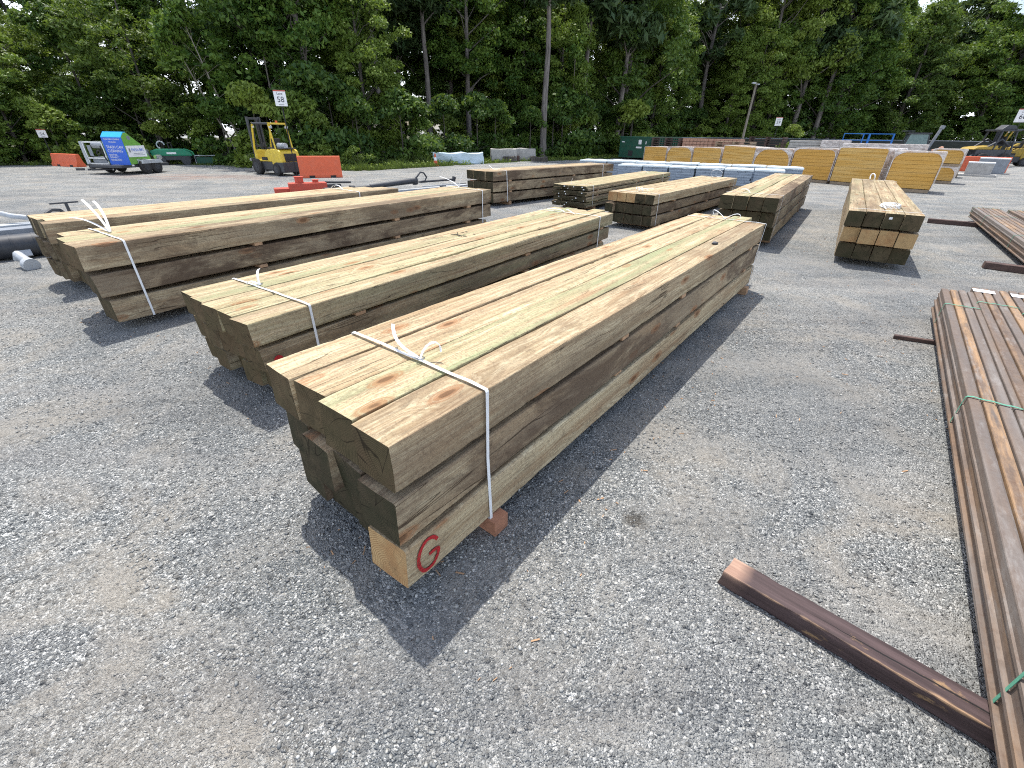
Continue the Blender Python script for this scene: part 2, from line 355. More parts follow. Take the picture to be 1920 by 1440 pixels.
def rust_mat():
    m = NT('rusty_rolled_steel', .75, .0, .25); o = m.obj()
    oi = m.n('ShaderNodeObjectInfo'); sep = m.n('ShaderNodeSeparateColor'); m.l(oi.outputs['Color'], sep.inputs[0])
    off = m.n('ShaderNodeCombineXYZ'); m.l(m.math('MULTIPLY', sep.outputs[2], 53.0), off.inputs[0])
    p = m.vmath('ADD', o, off.outputs[0])
    a = m.noise(m.mapping(p, (1.1, 7, 7)), 1, 6, .65); b = m.noise(p, 24, 8, .75); d = m.noise(m.mapping(p, (.8, 16, 16)), 1, 4)
    c = m.mix(m.ramp(a, [(.38, 0), (.6, 1)]), (.13, .108, .096), (.165, .112, .078))
    c = m.mix(m.math('MULTIPLY', m.ramp(b, [(.45, 0), (.7, 1)]), .6), c, (.09, .05, .035))
    c = m.mix(m.math('MULTIPLY', m.ramp(d, [(.5, 0), (.68, 1)]), .5), c, (.235, .228, .225))
    lng = m.noise(m.mapping(p, (.7, 9, 9)), 1, 6, .7)
    c = m.mix(m.math('MULTIPLY', sep.outputs[0], m.ramp(lng, [(.45, .05), (.58, .9)])), c, (.37, .235, .13))
    c = m.mix(m.math('MULTIPLY', m.ramp(m.noise(m.mapping(p, (2.5, 9, 9)), 1, 7, .75), [(.55, 0), (.66, 1)]), .5), c, (.31, .295, .28))
    c = m.mix(m.math('MULTIPLY', m.ramp(m.noise(m.mapping(p, (5, 12, 12)), 1, 7, .75), [(.52, 0), (.6, 1)]), .45), c, (.10, .075, .06))
    c = m.mix(m.math('MULTIPLY', sep.outputs[1], .55), c, (.225, .212, .20))
    m.col(c); m.rgh(m.math('MULTIPLY_ADD', b, .4, .5)); m.nrm(m.bump(b, .45, .003)); return m.m
RUST = rust_mat()

def foam_mat():
    m = NT('yellow_foam_boards', .85, 0, .15); o = m.obj()
    oi = m.n('ShaderNodeObjectInfo'); sep = m.n('ShaderNodeSeparateColor'); m.l(oi.outputs['Color'], sep.inputs[0])
    sx = m.n('ShaderNodeSeparateXYZ'); m.l(o, sx.inputs[0])
    lay = m.noise(m.mapping(o, (.5, .5, 9), loc=(0, 0, 3)), 1, 2); fl = m.noise(o, 30, 5, .7)
    seam = m.ramp(m.math('FRACT', m.math('MULTIPLY', sx.outputs[2], 20)), [(0, 1), (.12, 0), (.9, 0), (1, 1)])
    c = m.mix(m.ramp(lay, [(.4, 0), (.6, 1)]), (.58, .335, .085), (.65, .43, .155))
    c = m.mix(m.math('MULTIPLY', sep.outputs[0], .75), c, (.58, .31, .07))
    c = m.mix(m.math('MULTIPLY', seam, .15), c, (.3, .17, .05))
    c = m.mix(m.math('MULTIPLY', m.ramp(lay, [(.60, 0), (.66, 1)]), .3), c, (.36, .21, .08))
    c = m.mix(m.math('MULTIPLY', m.ramp(fl, [(.5, 0), (.75, 1)]), .2), c, (.35, .22, .08))
    m.col(c); m.nrm(m.bump(m.math('ADD', fl, seam), .4, .01)); return m.m
FOAM = foam_mat()

def film_mat():
    m = NT('stretch_film', .28, 0, .6); o = m.obj()
    f = m.noise(m.mapping(o, (2, 2, 4)), 1.3, 4, .55, 1.5)
    m.col(m.mix(m.ramp(f, [(.35, 0), (.7, 1)]), (.50, .42, .38), (.80, .76, .73)))
    m.nrm(m.bump(f, .45, .03))
    tr = m.n('ShaderNodeBsdfTransparent'); ms = m.n('ShaderNodeMixShader')
    m.l(m.ramp(f, [(.3, .55), (.6, .12)]), ms.inputs[0])
    m.l(m.b.outputs[0], ms.inputs[1]); m.l(tr.outputs[0], ms.inputs[2]); m.l(ms.outputs[0], m.t.nodes['Material Output'].inputs[0])
    return m.m
FILM = film_mat()

def paver_mat():
    m = NT('grey_blue_slabs', .8, 0, .3); o = m.obj()
    sx = m.n('ShaderNodeSeparateXYZ'); m.l(o, sx.inputs[0])
    seam = m.ramp(m.math('FRACT', m.math('MULTIPLY', sx.outputs[2], 11)), [(0, 1), (.1, 0), (.92, 0), (1, 1)])
    fl = m.noise(m.mapping(o, (2, 2, 22)), 1, 5, .7)
    c = m.mix(m.ramp(fl, [(.35, 0), (.65, 1)]), (.19, .235, .30), (.33, .385, .45))
    c = m.mix(m.math('MULTIPLY', seam, .6), c, (.08, .095, .12))
    m.col(c); m.nrm(m.bump(m.math('SUBTRACT', fl, seam), .4, .01)); return m.m
PAVER = paver_mat()
FILMTOP = paint('pale_film_top', (.70, .78, .82), .3, 0, .12, .2, (.4, .45, .48), 5, .5)
TARP = paint('pale_blue_tarp', (.52, .64, .72), .5, 0, .15, .2, (.3, .36, .4), 3, .8)

# ------------------------------------------------------------------ mesh helpers
class MB:
    def __init__(s): s.v = []; s.f = []; s.mi = []
    def add(s, vs, fs, mi=0):
        b = len(s.v); s.v += [tuple(v) for v in vs]; s.f += [tuple(i + b for i in f) for f in fs]; s.mi += [mi] * len(fs); return s
    def box(s, c, d, rz=0, ry=0, rx=0, mi=0, taper=1):
        x, y, z = d[0] / 2, d[1] / 2, d[2] / 2
        vs = []
        Mx = Matrix.Rotation(rz, 3, 'Z') @ Matrix.Rotation(ry, 3, 'Y') @ Matrix.Rotation(rx, 3, 'X')
        for k in (-1, 1):
            t = taper if k == 1 else 1
            for a, b in ((-1, -1), (1, -1), (1, 1), (-1, 1)): vs.append(Mx @ Vector((a * x * t, b * y * t, k * z)) + Vector(c))
        return s.add(vs, [(0, 3, 2, 1), (4, 5, 6, 7), (0, 1, 5, 4), (1, 2, 6, 5), (2, 3, 7, 6), (3, 0, 4, 7)], mi)
    def tube(s, pts, r, n=10, mi=0, cap=True, r1=None):
        pts = [Vector(p) for p in pts]; base = len(s.v); rings = []
        u = None
        for i, p in enumerate(pts):
            t = (pts[min(i + 1, len(pts) - 1)] - pts[max(i - 1, 0)]).normalized()
            if u is None: u = t.orthogonal().normalized()
            else: u = (u - t * u.dot(t)).normalized()
            vv = t.cross(u)
            rr = r if r1 is None else r + (r1 - r) * i / (len(pts) - 1)
            if isinstance(r, (list, tuple)): rr = r[i]
            rings.append([p + (u * math.cos(a) + vv * math.sin(a)) * rr for a in [2 * math.pi * k / n for k in range(n)]])
        vs = [v for rg in rings for v in rg]; fs = []
        for i in range(len(pts) - 1):
            for k in range(n):
                a, b = i * n + k, i * n + (k + 1) % n
                fs.append((a, b, b + n, a + n))
        if cap: fs.append(tuple(range(n - 1, -1, -1))); fs.append(tuple(range((len(pts) - 1) * n, len(pts) * n)))
        return s.add(vs, fs, mi)
    def cyl(s, a, b, r, n=16, mi=0): return s.tube([a, b], r, n, mi)
    def prism(s, poly, axis, lo, hi, mi=0):
        """poly of 2D points in the plane normal to axis, from lo to hi"""
        def P(q, h):
            if axis == 'y': return (q[0], h, q[1])
            if axis == 'x': return (h, q[0], q[1])
            return (q[0], q[1], h)
        n = len(poly); vs = [P(q, lo) for q in poly] + [P(q, hi) for q in poly]
        fs = [tuple(range(n)), tuple(range(2 * n - 1, n - 1, -1))] + [(i, i + n, (i + 1) % n + n, (i + 1) % n) for i in range(n)]
        return s.add(vs, fs, mi)
    def ribbon(s, pts, wdir, width, th=.0015, mi=0):
        pts = [Vector(p) for p in pts]; n = len(pts); vs = []
        for i, p in enumerate(pts):
            t = (pts[min(i + 1, n - 1)] - pts[max(i - 1, 0)]).normalized()
            wd = Vector(wdir[i] if isinstance(wdir, list) else wdir); wd = (wd - t * wd.dot(t)).normalized()
            nn = t.cross(wd) * th / 2; ww = wd * width / 2
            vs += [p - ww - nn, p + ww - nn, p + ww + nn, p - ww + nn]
        fs = []
        for i in range(n - 1):
            for k in range(4):
                a, b = i * 4 + k, i * 4 + (k + 1) % 4
                fs.append((a, b, b + 4, a + 4))
        fs += [(3, 2, 1, 0), ((n - 1) * 4, (n - 1) * 4 + 1, (n - 1) * 4 + 2, (n - 1) * 4 + 3)]
        return s.add(vs, fs, mi)
    def build(s, name, mats, parent=None, bevel=0, smooth=False, loc=None):
        me = bpy.data.meshes.new(name); me.from_pydata(s.v, [], s.f)
        mats = mats if isinstance(mats, (list, tuple)) else [mats]
        for m_ in mats: me.materials.append(m_)
        if len(mats) > 1: me.polygons.foreach_set('material_index', s.mi)
        bm = bmesh.new(); bm.from_mesh(me)
        bmesh.ops.recalc_face_normals(bm, faces=bm.faces)
        if bevel:
            ed = [e for e in bm.edges if len(e.link_faces) == 2 and e.calc_face_angle(0) > .5]
            bmesh.ops.bevel(bm, geom=ed, offset=bevel, segments=2, affect='EDGES', profile=.6, clamp_overlap=True)
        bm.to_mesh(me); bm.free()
        if smooth:
            me.polygons.foreach_set('use_smooth', [True] * len(me.polygons))
            try: me.set_sharp_from_angle(angle=R(40))
            except Exception: pass
        me.update()
        o = bpy.data.objects.new(name, me); COL.objects.link(o)
        if parent is not None: o.parent = parent
        if loc is not None: o.location = loc
        return o

def tag(o, label=None, cat=None, group=None, kind=None):
    if label: o['label'] = label
    if cat: o['category'] = cat
    if group: o['group'] = group
    if kind: o['kind'] = kind
    return o
def thing(name, label, cat, loc=(0, 0, 0), rz=0, group=None):
    o = bpy.data.objects.new(name, None); COL.objects.link(o); o.location = loc; o.rotation_euler = (0, 0, rz)
    o.empty_display_size = .2
    return tag(o, label, cat, group)
def copy_tree(o, parent=None, label=None):
    c = o.copy(); COL.objects.link(c); c.parent = parent
    if label: c['label'] = label
    for ch in list(o.children): copy_tree(ch, c)
    return c
def npmesh(name, V, F, mat, parent=None, smooth=False):
    me = bpy.data.meshes.new(name); k = F.shape[1]
    me.vertices.add(len(V)); me.vertices.foreach_set('co', V.astype(np.float32).ravel())
    me.loops.add(F.size); me.loops.foreach_set('vertex_index', F.astype(np.int32).ravel())
    me.polygons.add(len(F)); me.polygons.foreach_set('loop_start', np.arange(0, F.size, k, dtype=np.int32))
    me.materials.append(mat); me.update(calc_edges=True); me.validate()
    o = bpy.data.objects.new(name, me); COL.objects.link(o)
    if parent is not None: o.parent = parent
    return o
def text(s, size, mat, parent, loc, rot, name='lettering', align='CENTER', bold=0, th=.002, xs=1):
    cu = bpy.data.curves.new(name, 'FONT'); cu.body = s; cu.size = size; cu.align_x = align; cu.align_y = 'CENTER'
    cu.extrude = th / 2
    t = bpy.data.objects.new(name, cu); COL.objects.link(t)
    me = bpy.data.meshes.new_from_object(t.evaluated_get(bpy.context.evaluated_depsgraph_get()))
    bpy.data.objects.remove(t); bpy.data.curves.remove(cu)
    me.materials.clear(); me.materials.append(mat)
    o = bpy.data.objects.new(name, me); COL.objects.link(o); o.parent = parent; o.location = loc; o.rotation_euler = rot; o.scale = (xs, 1, 1)
    return o
# ------------------------------------------------------------------ ground
def grid_sheet(name, poly_or_size, mat, z=0, nx=2, ny=2):
    x0, y0, x1, y1 = poly_or_size
    xs = np.linspace(x0, x1, nx + 1); ys = np.linspace(y0, y1, ny + 1)
    V = np.array([(x, y, z) for y in ys for x in xs])
    F = np.array([(j * (nx + 1) + i, j * (nx + 1) + i + 1, (j + 1) * (nx + 1) + i + 1, (j + 1) * (nx + 1) + i) for j in range(ny) for i in range(nx)])
    return npmesh(name, V, F, mat)
g = grid_sheet('ground', (-300, -60, 300, 400), GROUND, 0, 8, 8); tag(g, kind='structure')

def floor_mat():
    m = NT('forest_floor_soil', .95, 0, .1); p = m.pos()
    a = m.noise(p, 1.2, 7, .7); b = m.noise(p, 14, 6, .7)
    c = m.mix(m.ramp(a, [(.4, 0), (.6, 1)]), (.055, .045, .03), (.05, .075, .025))
    m.col(m.mix(m.ramp(b, [(.4, 0), (.7, 1)]), c, (.09, .075, .05))); m.nrm(m.bump(b, .8, .05)); return m.m
VERGE = [(-60, 14), (-34, 17), (-22.9, 22.6), (-17.5, 25.0), (-12.0, 23.4), (-9.0, 22.3), (-7.0, 22.3), (-4.6, 25.4), (-1.5, 29.2), (1.2, 32.2), (4.5, 34.2), (8.5, 38.5), (13, 47), (26, 54), (42, 58), (70, 55), (120, 40)]
def verge_y(x):
    for (a, b), (c, d) in zip(VERGE, VERGE[1:]):
        if a <= x <= c: return b + (d - b) * (x - a) / (c - a)
    return 60
vs = []; fs = []
xs = np.linspace(-60, 120, 361)
for x in xs:
    y = verge_y(x) + .45 * mnoise.noise(Vector((x * .9, 0, 3))) + .25 * mnoise.noise(Vector((x * 3, 1, 3)))
    vs += [(x, y, .004), (x, 300, .004)]
F = np.array([(2 * i, 2 * i + 2, 2 * i + 3, 2 * i + 1) for i in range(len(xs) - 1)])
ff = npmesh('forest_floor', np.array(vs), F, floor_mat()); tag(ff, kind='structure')

def loose_stones():
    rg = np.random.default_rng(3); N = 70000
    r = .25 + 6.2 * rg.random(N) ** .75; a = (rg.random(N) - .5) * R(112)
    x, y = r * np.sin(a), r * np.cos(a) + .1
    clump = np.array([mnoise.noise(Vector((float(i) * .9, float(j) * .9, 2))) + .5 * mnoise.noise(Vector((float(i) * 2.7, float(j) * 2.7, 5))) for i, j in zip(x, y)])
    keep = rg.random(N) < np.clip(.62 + clump * 1.5, .10, 1); x, y = x[keep], y[keep]; N = len(x)
    s = (.0024 + .0056 * rg.random(N) ** 2.0) * (1 + (rg.random(N) > .988) * rg.random(N) * 1.9)
    s = np.minimum(s, .0105)
    base = np.array([(1, 0, 0), (.3, .85, .1), (-.8, .5, 0), (-.75, -.6, .05), (.35, -.9, 0), (.1, .05, .75), (0, 0, -.6)])
    faces = np.array([(0, 1, 5), (1, 2, 5), (2, 3, 5), (3, 4, 5), (4, 0, 5), (1, 0, 6), (2, 1, 6), (3, 2, 6), (4, 3, 6), (0, 4, 6)])
    P = base[None] + rg.normal(0, .16, (N, 7, 3))
    P[:, :, 0] *= (.8 + .7 * rg.random(N))[:, None]; P[:, :, 2] *= (.55 + .5 * rg.random(N))[:, None]
    th = rg.random(N) * 6.283; c, sn = np.cos(th)[:, None], np.sin(th)[:, None]
    X = P[:, :, 0] * c - P[:, :, 1] * sn; Y = P[:, :, 0] * sn + P[:, :, 1] * c
    V = np.stack([X * s[:, None] + x[:, None], Y * s[:, None] + y[:, None], P[:, :, 2] * s[:, None] + s[:, None] * .22], 2).reshape(-1, 3)
    F = (faces[None] + (np.arange(N) * 7)[:, None, None]).reshape(-1, 3)
    o = npmesh('gravel', V, F, STONE); tag(o, 'loose crushed grey stones lying over the yard', 'gravel', kind='stuff')
loose_stones()

def scraps():
    rg = np.random.default_rng(8); b = MB(); n = 0
    zones = [((-.1, 1.416), 52, 5, -.5, 1.3, 260), ((-1.3, 2.68), 55.5, 5, -.5, 1.4, 160), ((-3.35, 3.83), 55.5, 5, -.5, 1.2, 120), ((2.4, 2.4), 50, 4, -.6, .6, 60), ((5.2, 5.9), 56, 6, -.5, 1.3, 80)]
    for O, yw, L, a0, a1, cnt in zones:
        d = Vector((math.cos(R(yw)), math.sin(R(yw)))); l = Vector((-d.y, d.x))
        for i in range(cnt):
            q = Vector(O) + d * rg.uniform(-.6, L) + l * rg.uniform(a0, a1); s = rg.random() ** 2
            b.box((q.x, q.y, .004), (.008 + .035 * s, .002 + .005 * rg.random(), .002), rz=rg.uniform(0, 3.1), ry=rg.uniform(-.15, .15))
    o = b.build('bark_scraps', BLOCK); tag(o, 'thin bark and wood splinters scattered round the stacks', 'splinters', kind='stuff')
scraps()

# ------------------------------------------------------------------ timber stacks
def timber_mesh(name, L, w, h, seed, wane=0.0, bow=.004):
    rr = random.Random(seed); n = max(12, int(L / .045)); ring = 16; vs = []; fs = []
    sx = rr.uniform(0, 99)
    skew = rr.uniform(-.02, .02); skewz = rr.uniform(-.012, .012)
    wn = [wane * rr.random() if rr.random() < .5 else 0 for _ in range(4)]
    for i in range(n + 1):
        x = L * i / n
        def nz(k, f, a): return a * mnoise.noise(Vector((x * f, k * 7.3 + sx, seed * .37)))
        dy, dz = nz(1, .6, bow * 2), nz(2, .6, bow)
        pts = []
        for q, (cx, cz) in enumerate(((0, 0), (w, 0), (w, h), (0, h))):
            c = .0022 + abs(nz(10 + q, 7, .007)) + abs(nz(60 + q, 23, .003)) + wn[q] * (.012 + max(0, nz(20 + q, 1.1, .09)))
            if rr.random() < .06: c += rr.uniform(.002, .010)
            c2 = c * rr.uniform(.75, 1.25)
            ox, oz = (1 if cx == 0 else -1), (1 if cz == 0 else -1)
            ex, ez = nz(30 + q, 2.2, .0035) + nz(50 + q, 14, .0012), nz(40 + q, 2.2, .0022)
            px, pz = cx + ex, cz + ez
            a = (px, pz + oz * c); b = (px + ox * c2, pz); mid_ = (px + ox * c2 * .28, pz + oz * c * .28)
            seq = [a, mid_, b] if (cx == 0) == (cz == 0) else [b, mid_, a]
            pts += seq
            nxt = ((w, 0), (w, h), (0, h), (0, 0))[q]
            pts.append(((cx + nxt[0]) / 2, (cz + nxt[1]) / 2))
        for (a, b) in pts:
            xx = x
            if i == 0 or i == n:
                sg = 1 if i == 0 else -1
                xx = x + skew * (a / w - .5) + skewz * (b / h - .5) + rr.uniform(-.0015, .0015)
                a = w / 2 + (a - w / 2) * .985; b = h / 2 + (b - h / 2) * .985
            vs.append((xx, a + dy, b + dz))
    for i in range(n):
        for k in range(ring):
            a, b = i * ring + k, i * ring + (k + 1) % ring
            fs.append((a, b, b + ring, a + ring))
    nb = len(fs)
    fs += [tuple(range(ring - 1, -1, -1)), tuple(range(n * ring, (n + 1) * ring))]
    me = bpy.data.meshes.new(name); me.from_pydata(vs, [], fs)
    me.materials.append(WOOD); me.materials.append(WEND)
    me.polygons[nb].material_index = 1; me.polygons[nb + 1].material_index = 1
    bm = bmesh.new(); bm.from_mesh(me); bmesh.ops.recalc_face_normals(bm, faces=bm.faces); bm.to_mesh(me); bm.free()
    return me

SEED = [100]
def timber(parent, name, x, y, z, L, w, h, color, wane=0, bow=.004):
    SEED[0] += 1
    o = bpy.data.objects.new(name, timber_mesh(name, L, w, h, SEED[0], wane, bow)); COL.objects.link(o); o.parent = parent
    o.location = (x, y, z); o.color = color; return o

def strap(parent, s, W, z0, T, yr=(0, 0), mat=None, lean=0, name='strap', width=.0165, sag=()):
    m_ = mat or STRAP; b = MB(); e = .003; c = .007
    pts = [(s, -e + yr[1], z0 - e), (s + lean * .3, -e + yr[0] * .4, z0 + (T - z0) * .5), (s + lean, -e + yr[0], T - c), (s + lean, -e * .3 + yr[0] + c * .4, T + e * .4 + .001)]
    k = 10
    for i in range(1, k): pts.append((s + lean, W * i / k, T + .0065 + .002 * math.sin(i * 1.9)))
    pts += [(s + lean, W + e - c, T + e), (s + lean, W + e, T - c), (s, W + e, z0 - e), (s, -e + yr[1], z0 - e)]
    b.ribbon(pts, (1, 0, 0), width); return b.build(name, m_, parent)
def bez(p0, p1, p2, p3, n=10):
    p0, p1, p2, p3 = map(Vector, (p0, p1, p2, p3)); r = []
    for i in range(n + 1):
        t = i / n; r.append(p0 * (1 - t) ** 3 + 3 * p1 * t * (1 - t) ** 2 + 3 * p2 * t * t * (1 - t) + p3 * t ** 3)
    return r
def tail(parent, p0, p1, p2, p3, wdir=(1, .2, 0), width=.015, mat=None, name='strap_tail'):
    b = MB(); b.ribbon(bez(p0, p1, p2, p3, 12), wdir, width, .0012); return b.build(name, mat or STRAP, parent)
def buckle(parent, p):
    b = MB()
    for dy in (-.012, .012): b.tube([(p[0] - .013, p[1] + dy, p[2] + .004), (p[0] + .013, p[1] + dy, p[2] + .004)], .0022, 6)
    b.tube([(p[0] - .013, p[1] - .014, p[2] + .006), (p[0] - .013, p[1] + .014, p[2] + .008)], .0022, 6)
    b.tube([(p[0] + .013, p[1] - .014, p[2] + .008), (p[0] + .013, p[1] + .014, p[2] + .005)], .0022, 6)
    return b.build('buckle', STEELW, parent)

def stack(label, origin, yaw, L, T, nc, nl, W, gap, near, far, tone, ends, spacers=None, layer_dy=None, group='strapped stacks of heavy timbers', wane=.5, jit=.01, colx=None, base=.09):
    t = thing('timber_stack', label, 'timber stack', (origin[0], origin[1], 0), R(yaw), group)
    h = (T - base - gap * (nl - 1)) / nl; w = W / nc
    for l in range(nl):
        z = base + l * (h + gap)
        dy = layer_dy[l] if layer_dy else 0
        for c in range(nc):
            n0 = near[l][c] if near else rnd.uniform(-jit, jit) * 3
            f0 = far[l][c] if far else L + rnd.uniform(-jit, jit) * 5
            col = tone(l, c) + (ends(l, c),)
            top = l == nl - 1
            hh = h - rnd.uniform(0, .006)
            timber(t, 'timber', n0, dy + c * w + .0025 + (colx[l][c] if colx else 0), z, f0 - n0, w - .005 - rnd.uniform(0, .006), hh, col, wane)
    sp = spacers or [.12, .5, .88]
    for l in range(1, nl):
        for q in sp:
            b = MB(); xx = q * L if q <= 1 else q
            b.box((xx + rnd.uniform(-.02, .02), W / 2, base + l * (h + gap) - gap / 2), (.085, W * .985, gap - .003)); b.build('spacer', BLOCK, t, .002)
    return t
def bearer(origin, yaw, x, W, label, mat=None, over=.04, w=.09, h=.087, over2=None):
    """a short cross beam lying on the ground that carries a stack"""
    d = Vector((math.cos(R(yaw)), math.sin(R(yaw)), 0)); l = Vector((-d.y, d.x, 0))
    p = Vector((*origin, 0)) + d * x + l * (W / 2 + (over if over2 is None else over2) / 2 - over / 2)
    W2 = W + over + (over if over2 is None else over2)
    b = MB(); b.box((0, 0, h / 2 + .001), (w, W2, h - .002)); o = b.build('support_block', mat or RBLOCK, None, .003)
    o.location = p; o.rotation_euler = (0, 0, R(yaw)); tag(o, label, 'support block', 'cross blocks under the stacks'); return o

rc = random.Random(21)
def tone_warm(l, c): return (rc.uniform(.05, .55), rc.uniform(.0, .25) if l == 2 else rc.uniform(.35, .8), rc.random())
# -- the big stack in the middle
O1, Y1 = (-.10, 1.416), 52.0
near1 = [[-.36, -.40, -.38, -.40], [-.455, -.45, -.40, -.395], [-.445, -.438, -.412, -.42]]
near1[0][0] = -.468; near1[1] = [-.468, -.43, -.455, -.405]; near1[2] = [-.446, -.438, -.414, -.42]
far1 = [[4.72, 4.80, 4.86, 4.9], [4.74, 4.86, 4.8, 4.9], [4.72, 5.06, 4.98, 4.98]]
greens = {(2, 0): .12, (2, 1): .95, (2, 2): .25, (2, 3): .08}
def tone1(l, c):
    if l == 2: return (greens[(l, c)], .06 if c else .40, [.31, .57, .12, .83][c])
    if l == 1: return (.08, .75 if c == 0 else .9, [.44, .71, .22, .9][c])
    return (.1, .12 if c == 0 else .85, [.66, .27, .52, .05][c])
st1 = stack('long stack of thick tan timbers with a red painted G, closest to the camera', O1, Y1, 4.7, .755, 4, 3, .85, .030, near1, far1, tone1,
            lambda l, c: 1.0 if (l, c) == (0, 0) else (.10 if l == 2 else .0), spacers=[.27, 2.3, 4.35], layer_dy=[-.012, -.004, 0], wane=.55, colx=[[0, 0, .004, .01], [0, .004, -.002, .008], [0, .001, .003, .016]])
strap(st1, 0, .85, .09, .757, yr=(-.006, -.016)); strap(st1, 4.64, .85, .09, .757, yr=(-.02, -.016), lean=.02)
k = (.0, .365, .768)
buckle(st1, k)
tail(st1, k, (.0, .42, .785), (-.02, .52, .79), (.055, .60, .848), (1, .15, .1))
tail(st1, k, (.03, .375, .83), (.09, .33, .86), (.06, .30, .80), (.3, 1, .1))
k = (4.66, .42, .765); buckle(st1, k)
tail(st1, k, (4.66, .52, .86), (4.70, .62, .87), (4.66, .55, .80), (1, .1, .2), .014)
tail(st1, k, (4.68, .36, .82), (4.70, .26, .86), (4.66, .26, .79), (1, .1, .2), .014)
def paint_G():
    b = MB()
    pts = [(.185, .235), (.165, .262), (.125, .272), (.088, .245), (.070, .20), (.078, .150), (.105, .122), (.150, .125), (.178, .155), (.185, .185), (.158, .192), (.128, .190)]
    P = [(-.472 + a * .86 + .0, -.0165, b_ - .0) for a, b_ in pts]
    # smooth the stroke
    Q = []
    for i in range(len(P) - 1):
        p0 = Vector(P[max(i - 1, 0)]); p1 = Vector(P[i]); p2 = Vector(P[i + 1]); p3 = Vector(P[min(i + 2, len(P) - 1)])
        for s_ in range(6):
            tt = s_ / 6; Q.append(.5 * ((2 * p1) + (p2 - p0) * tt + (2 * p0 - 5 * p1 + 4 * p2 - p3) * tt ** 2 + (-p0 + 3 * p1 - 3 * p2 + p3) * tt ** 3))
    n = len(Q); vs = []; fs = []
    for i, q in enumerate(Q):
        t_ = (Q[min(i + 1, n - 1)] - Q[max(i - 1, 0)]).normalized(); nn = Vector((-t_.z, 0, t_.x))
        wd = .0078 + .0022 * mnoise.noise(Vector((i * .4, 3, 1)))
        vs += [q - nn * wd, q + nn * wd]
    for i in range(n - 1): fs.append((2 * i, 2 * i + 1, 2 * i + 3, 2 * i + 2))
    b.add(vs, fs); o = b.build('painted_letter', SPRAY, st1); o['label'] = 'red spray painted letter G on the lowest timber'
    md = o.modifiers.new('thickness', 'SOLIDIFY'); md.thickness = .0012
paint_G()
bearer(O1, Y1, .03, .85, 'reddish square block under the near end of the stack with the red G', over=.055)
bearer(O1, Y1, 4.50, .85, 'brown block under the far end of the stack with the red G', BLOCK, over=.05)
bearer(O1, Y1, 2.3, .85, 'block under the middle of the stack with the red G', BLOCK, over=-.05)
def clod(name, label, cat, p, s, mat, seed=1, flat=.6):
    bm = bmesh.new(); bmesh.ops.create_icosphere(bm, subdivisions=2, radius=1)
    for v in bm.verts:
        n_ = 1 + .45 * mnoise.noise(v.co * 1.4 + Vector((seed, 0, 0)))
        v.co = Vector((v.co.x * s[0] * n_, v.co.y * s[1] * n_, v.co.z * s[2] * n_))
    me = bpy.data.meshes.new(name); bm.to_mesh(me); bm.free(); me.materials.append(mat)
    o = bpy.data.objects.new(name, me); COL.objects.link(o); o.location = p; return tag(o, label, cat)
d1 = Vector((math.cos(R(Y1)), math.sin(R(Y1)), 0)); l1 = Vector((-d1.y, d1.x, 0))
clod('dark_clod', 'small dark clod lying on top of the big front stack', 'clod', Vector((*O1, 0)) + d1 * 3.22 + l1 * .108 + Vector((0, 0, .765)), (.028, .02, .014), DARKST, 4)

# -- second stack, five timbers wide
O2, Y2 = (-1.316, 2.68), 55.5
near2 = [[-.30, -.33, -.27, -.34, -.30], [-.372, -.33, -.345, -.36, -.33], [-.405, -.385, -.395, -.38, -.36]]
far2 = [[4.66, 4.7, 4.75, 4.7, 4.7], [4.76, 4.8, 4.75, 4.7, 4.7], [4.84, 5.0, 4.8, 4.85, 4.82]]
def tone2(l, c):
    if l == 2: return ([.5, .62, .4, .95, .35][c], [.22, .0, .02, .05, .0][c], [.93, .41, .19, .67, .35][c])
    return (.75, .55 if c == 0 else .6, [.15, .48, .77, .33, .61][c] if l else [.25, .58, .87, .43, .71][c])
st2 = stack('stack of pale green-tinged timbers, five across, behind the one with the red G', O2, Y2, 4.75, .622, 5, 3, .97, .026, near2, far2, tone2,
            lambda l, c: .12, spacers=[.08, .55, .95], layer_dy=[.02, .012, 0], wane=.8)
strap(st2, 0.0, .97, .09, .622, yr=(-.004, .0)); strap(st2, 4.38, .97, .09, .622, yr=(-.006, .0))
k = (.02, .62, .632); buckle(st2, k)
tail(st2, k, (.03, .66, .70), (.05, .66, .73), (.10, .73, .715), (1, .1, .2)); tail(st2, k, (.0, .66, .66), (-.02, .70, .665), (-.03, .70, .635), (1, .1, .2))
k = (4.38, .55, .632); tail(st2, k, (4.4, .6, .66), (4.4, .75, .66), (4.42, .86, .64), (1, .1, .2)); tail(st2, k, (4.38, .52, .70), (4.3, .42, .66), (4.3, .35, .635), (1, .1, .2))
b = MB()
b.add([(-.275 + .028 * math.cos(a) * (1 + .15 * math.sin(3 * a)), .0060, .335 + .034 * math.sin(a)) for a in [i * math.pi / 9 for i in range(18)]], [tuple(range(18))])
o = b.build('painted_mark', SPRAY, st2); o.modifiers.new('thickness', 'SOLIDIFY').thickness = .0012; o['label'] = 'round red paint mark'
bearer(O2, Y2, .06, .97, 'wooden block under the near end of the green-tinged five-wide stack', BLOCK, over=-.01)
bearer(O2, Y2, 4.3, .97, 'wooden block under the far end of the green-tinged five-wide stack', BLOCK, over=-.01)
d2 = Vector((math.cos(R(Y2)), math.sin(R(Y2)), 0)); l2 = Vector((-d2.y, d2.x, 0))
b = MB(); p = Vector((*O2, 0)) + d2 * 2.22 + l2 * .68 + Vector((0, 0, .627))
b.tube([(0, -.07, 0), (.01, 0, .006), (0, .09, .002)], .007, 6, r1=.003); b.tube([(.01, 0, .005), (.04, .03, .02), (.06, .035, .012)], .004, 5)
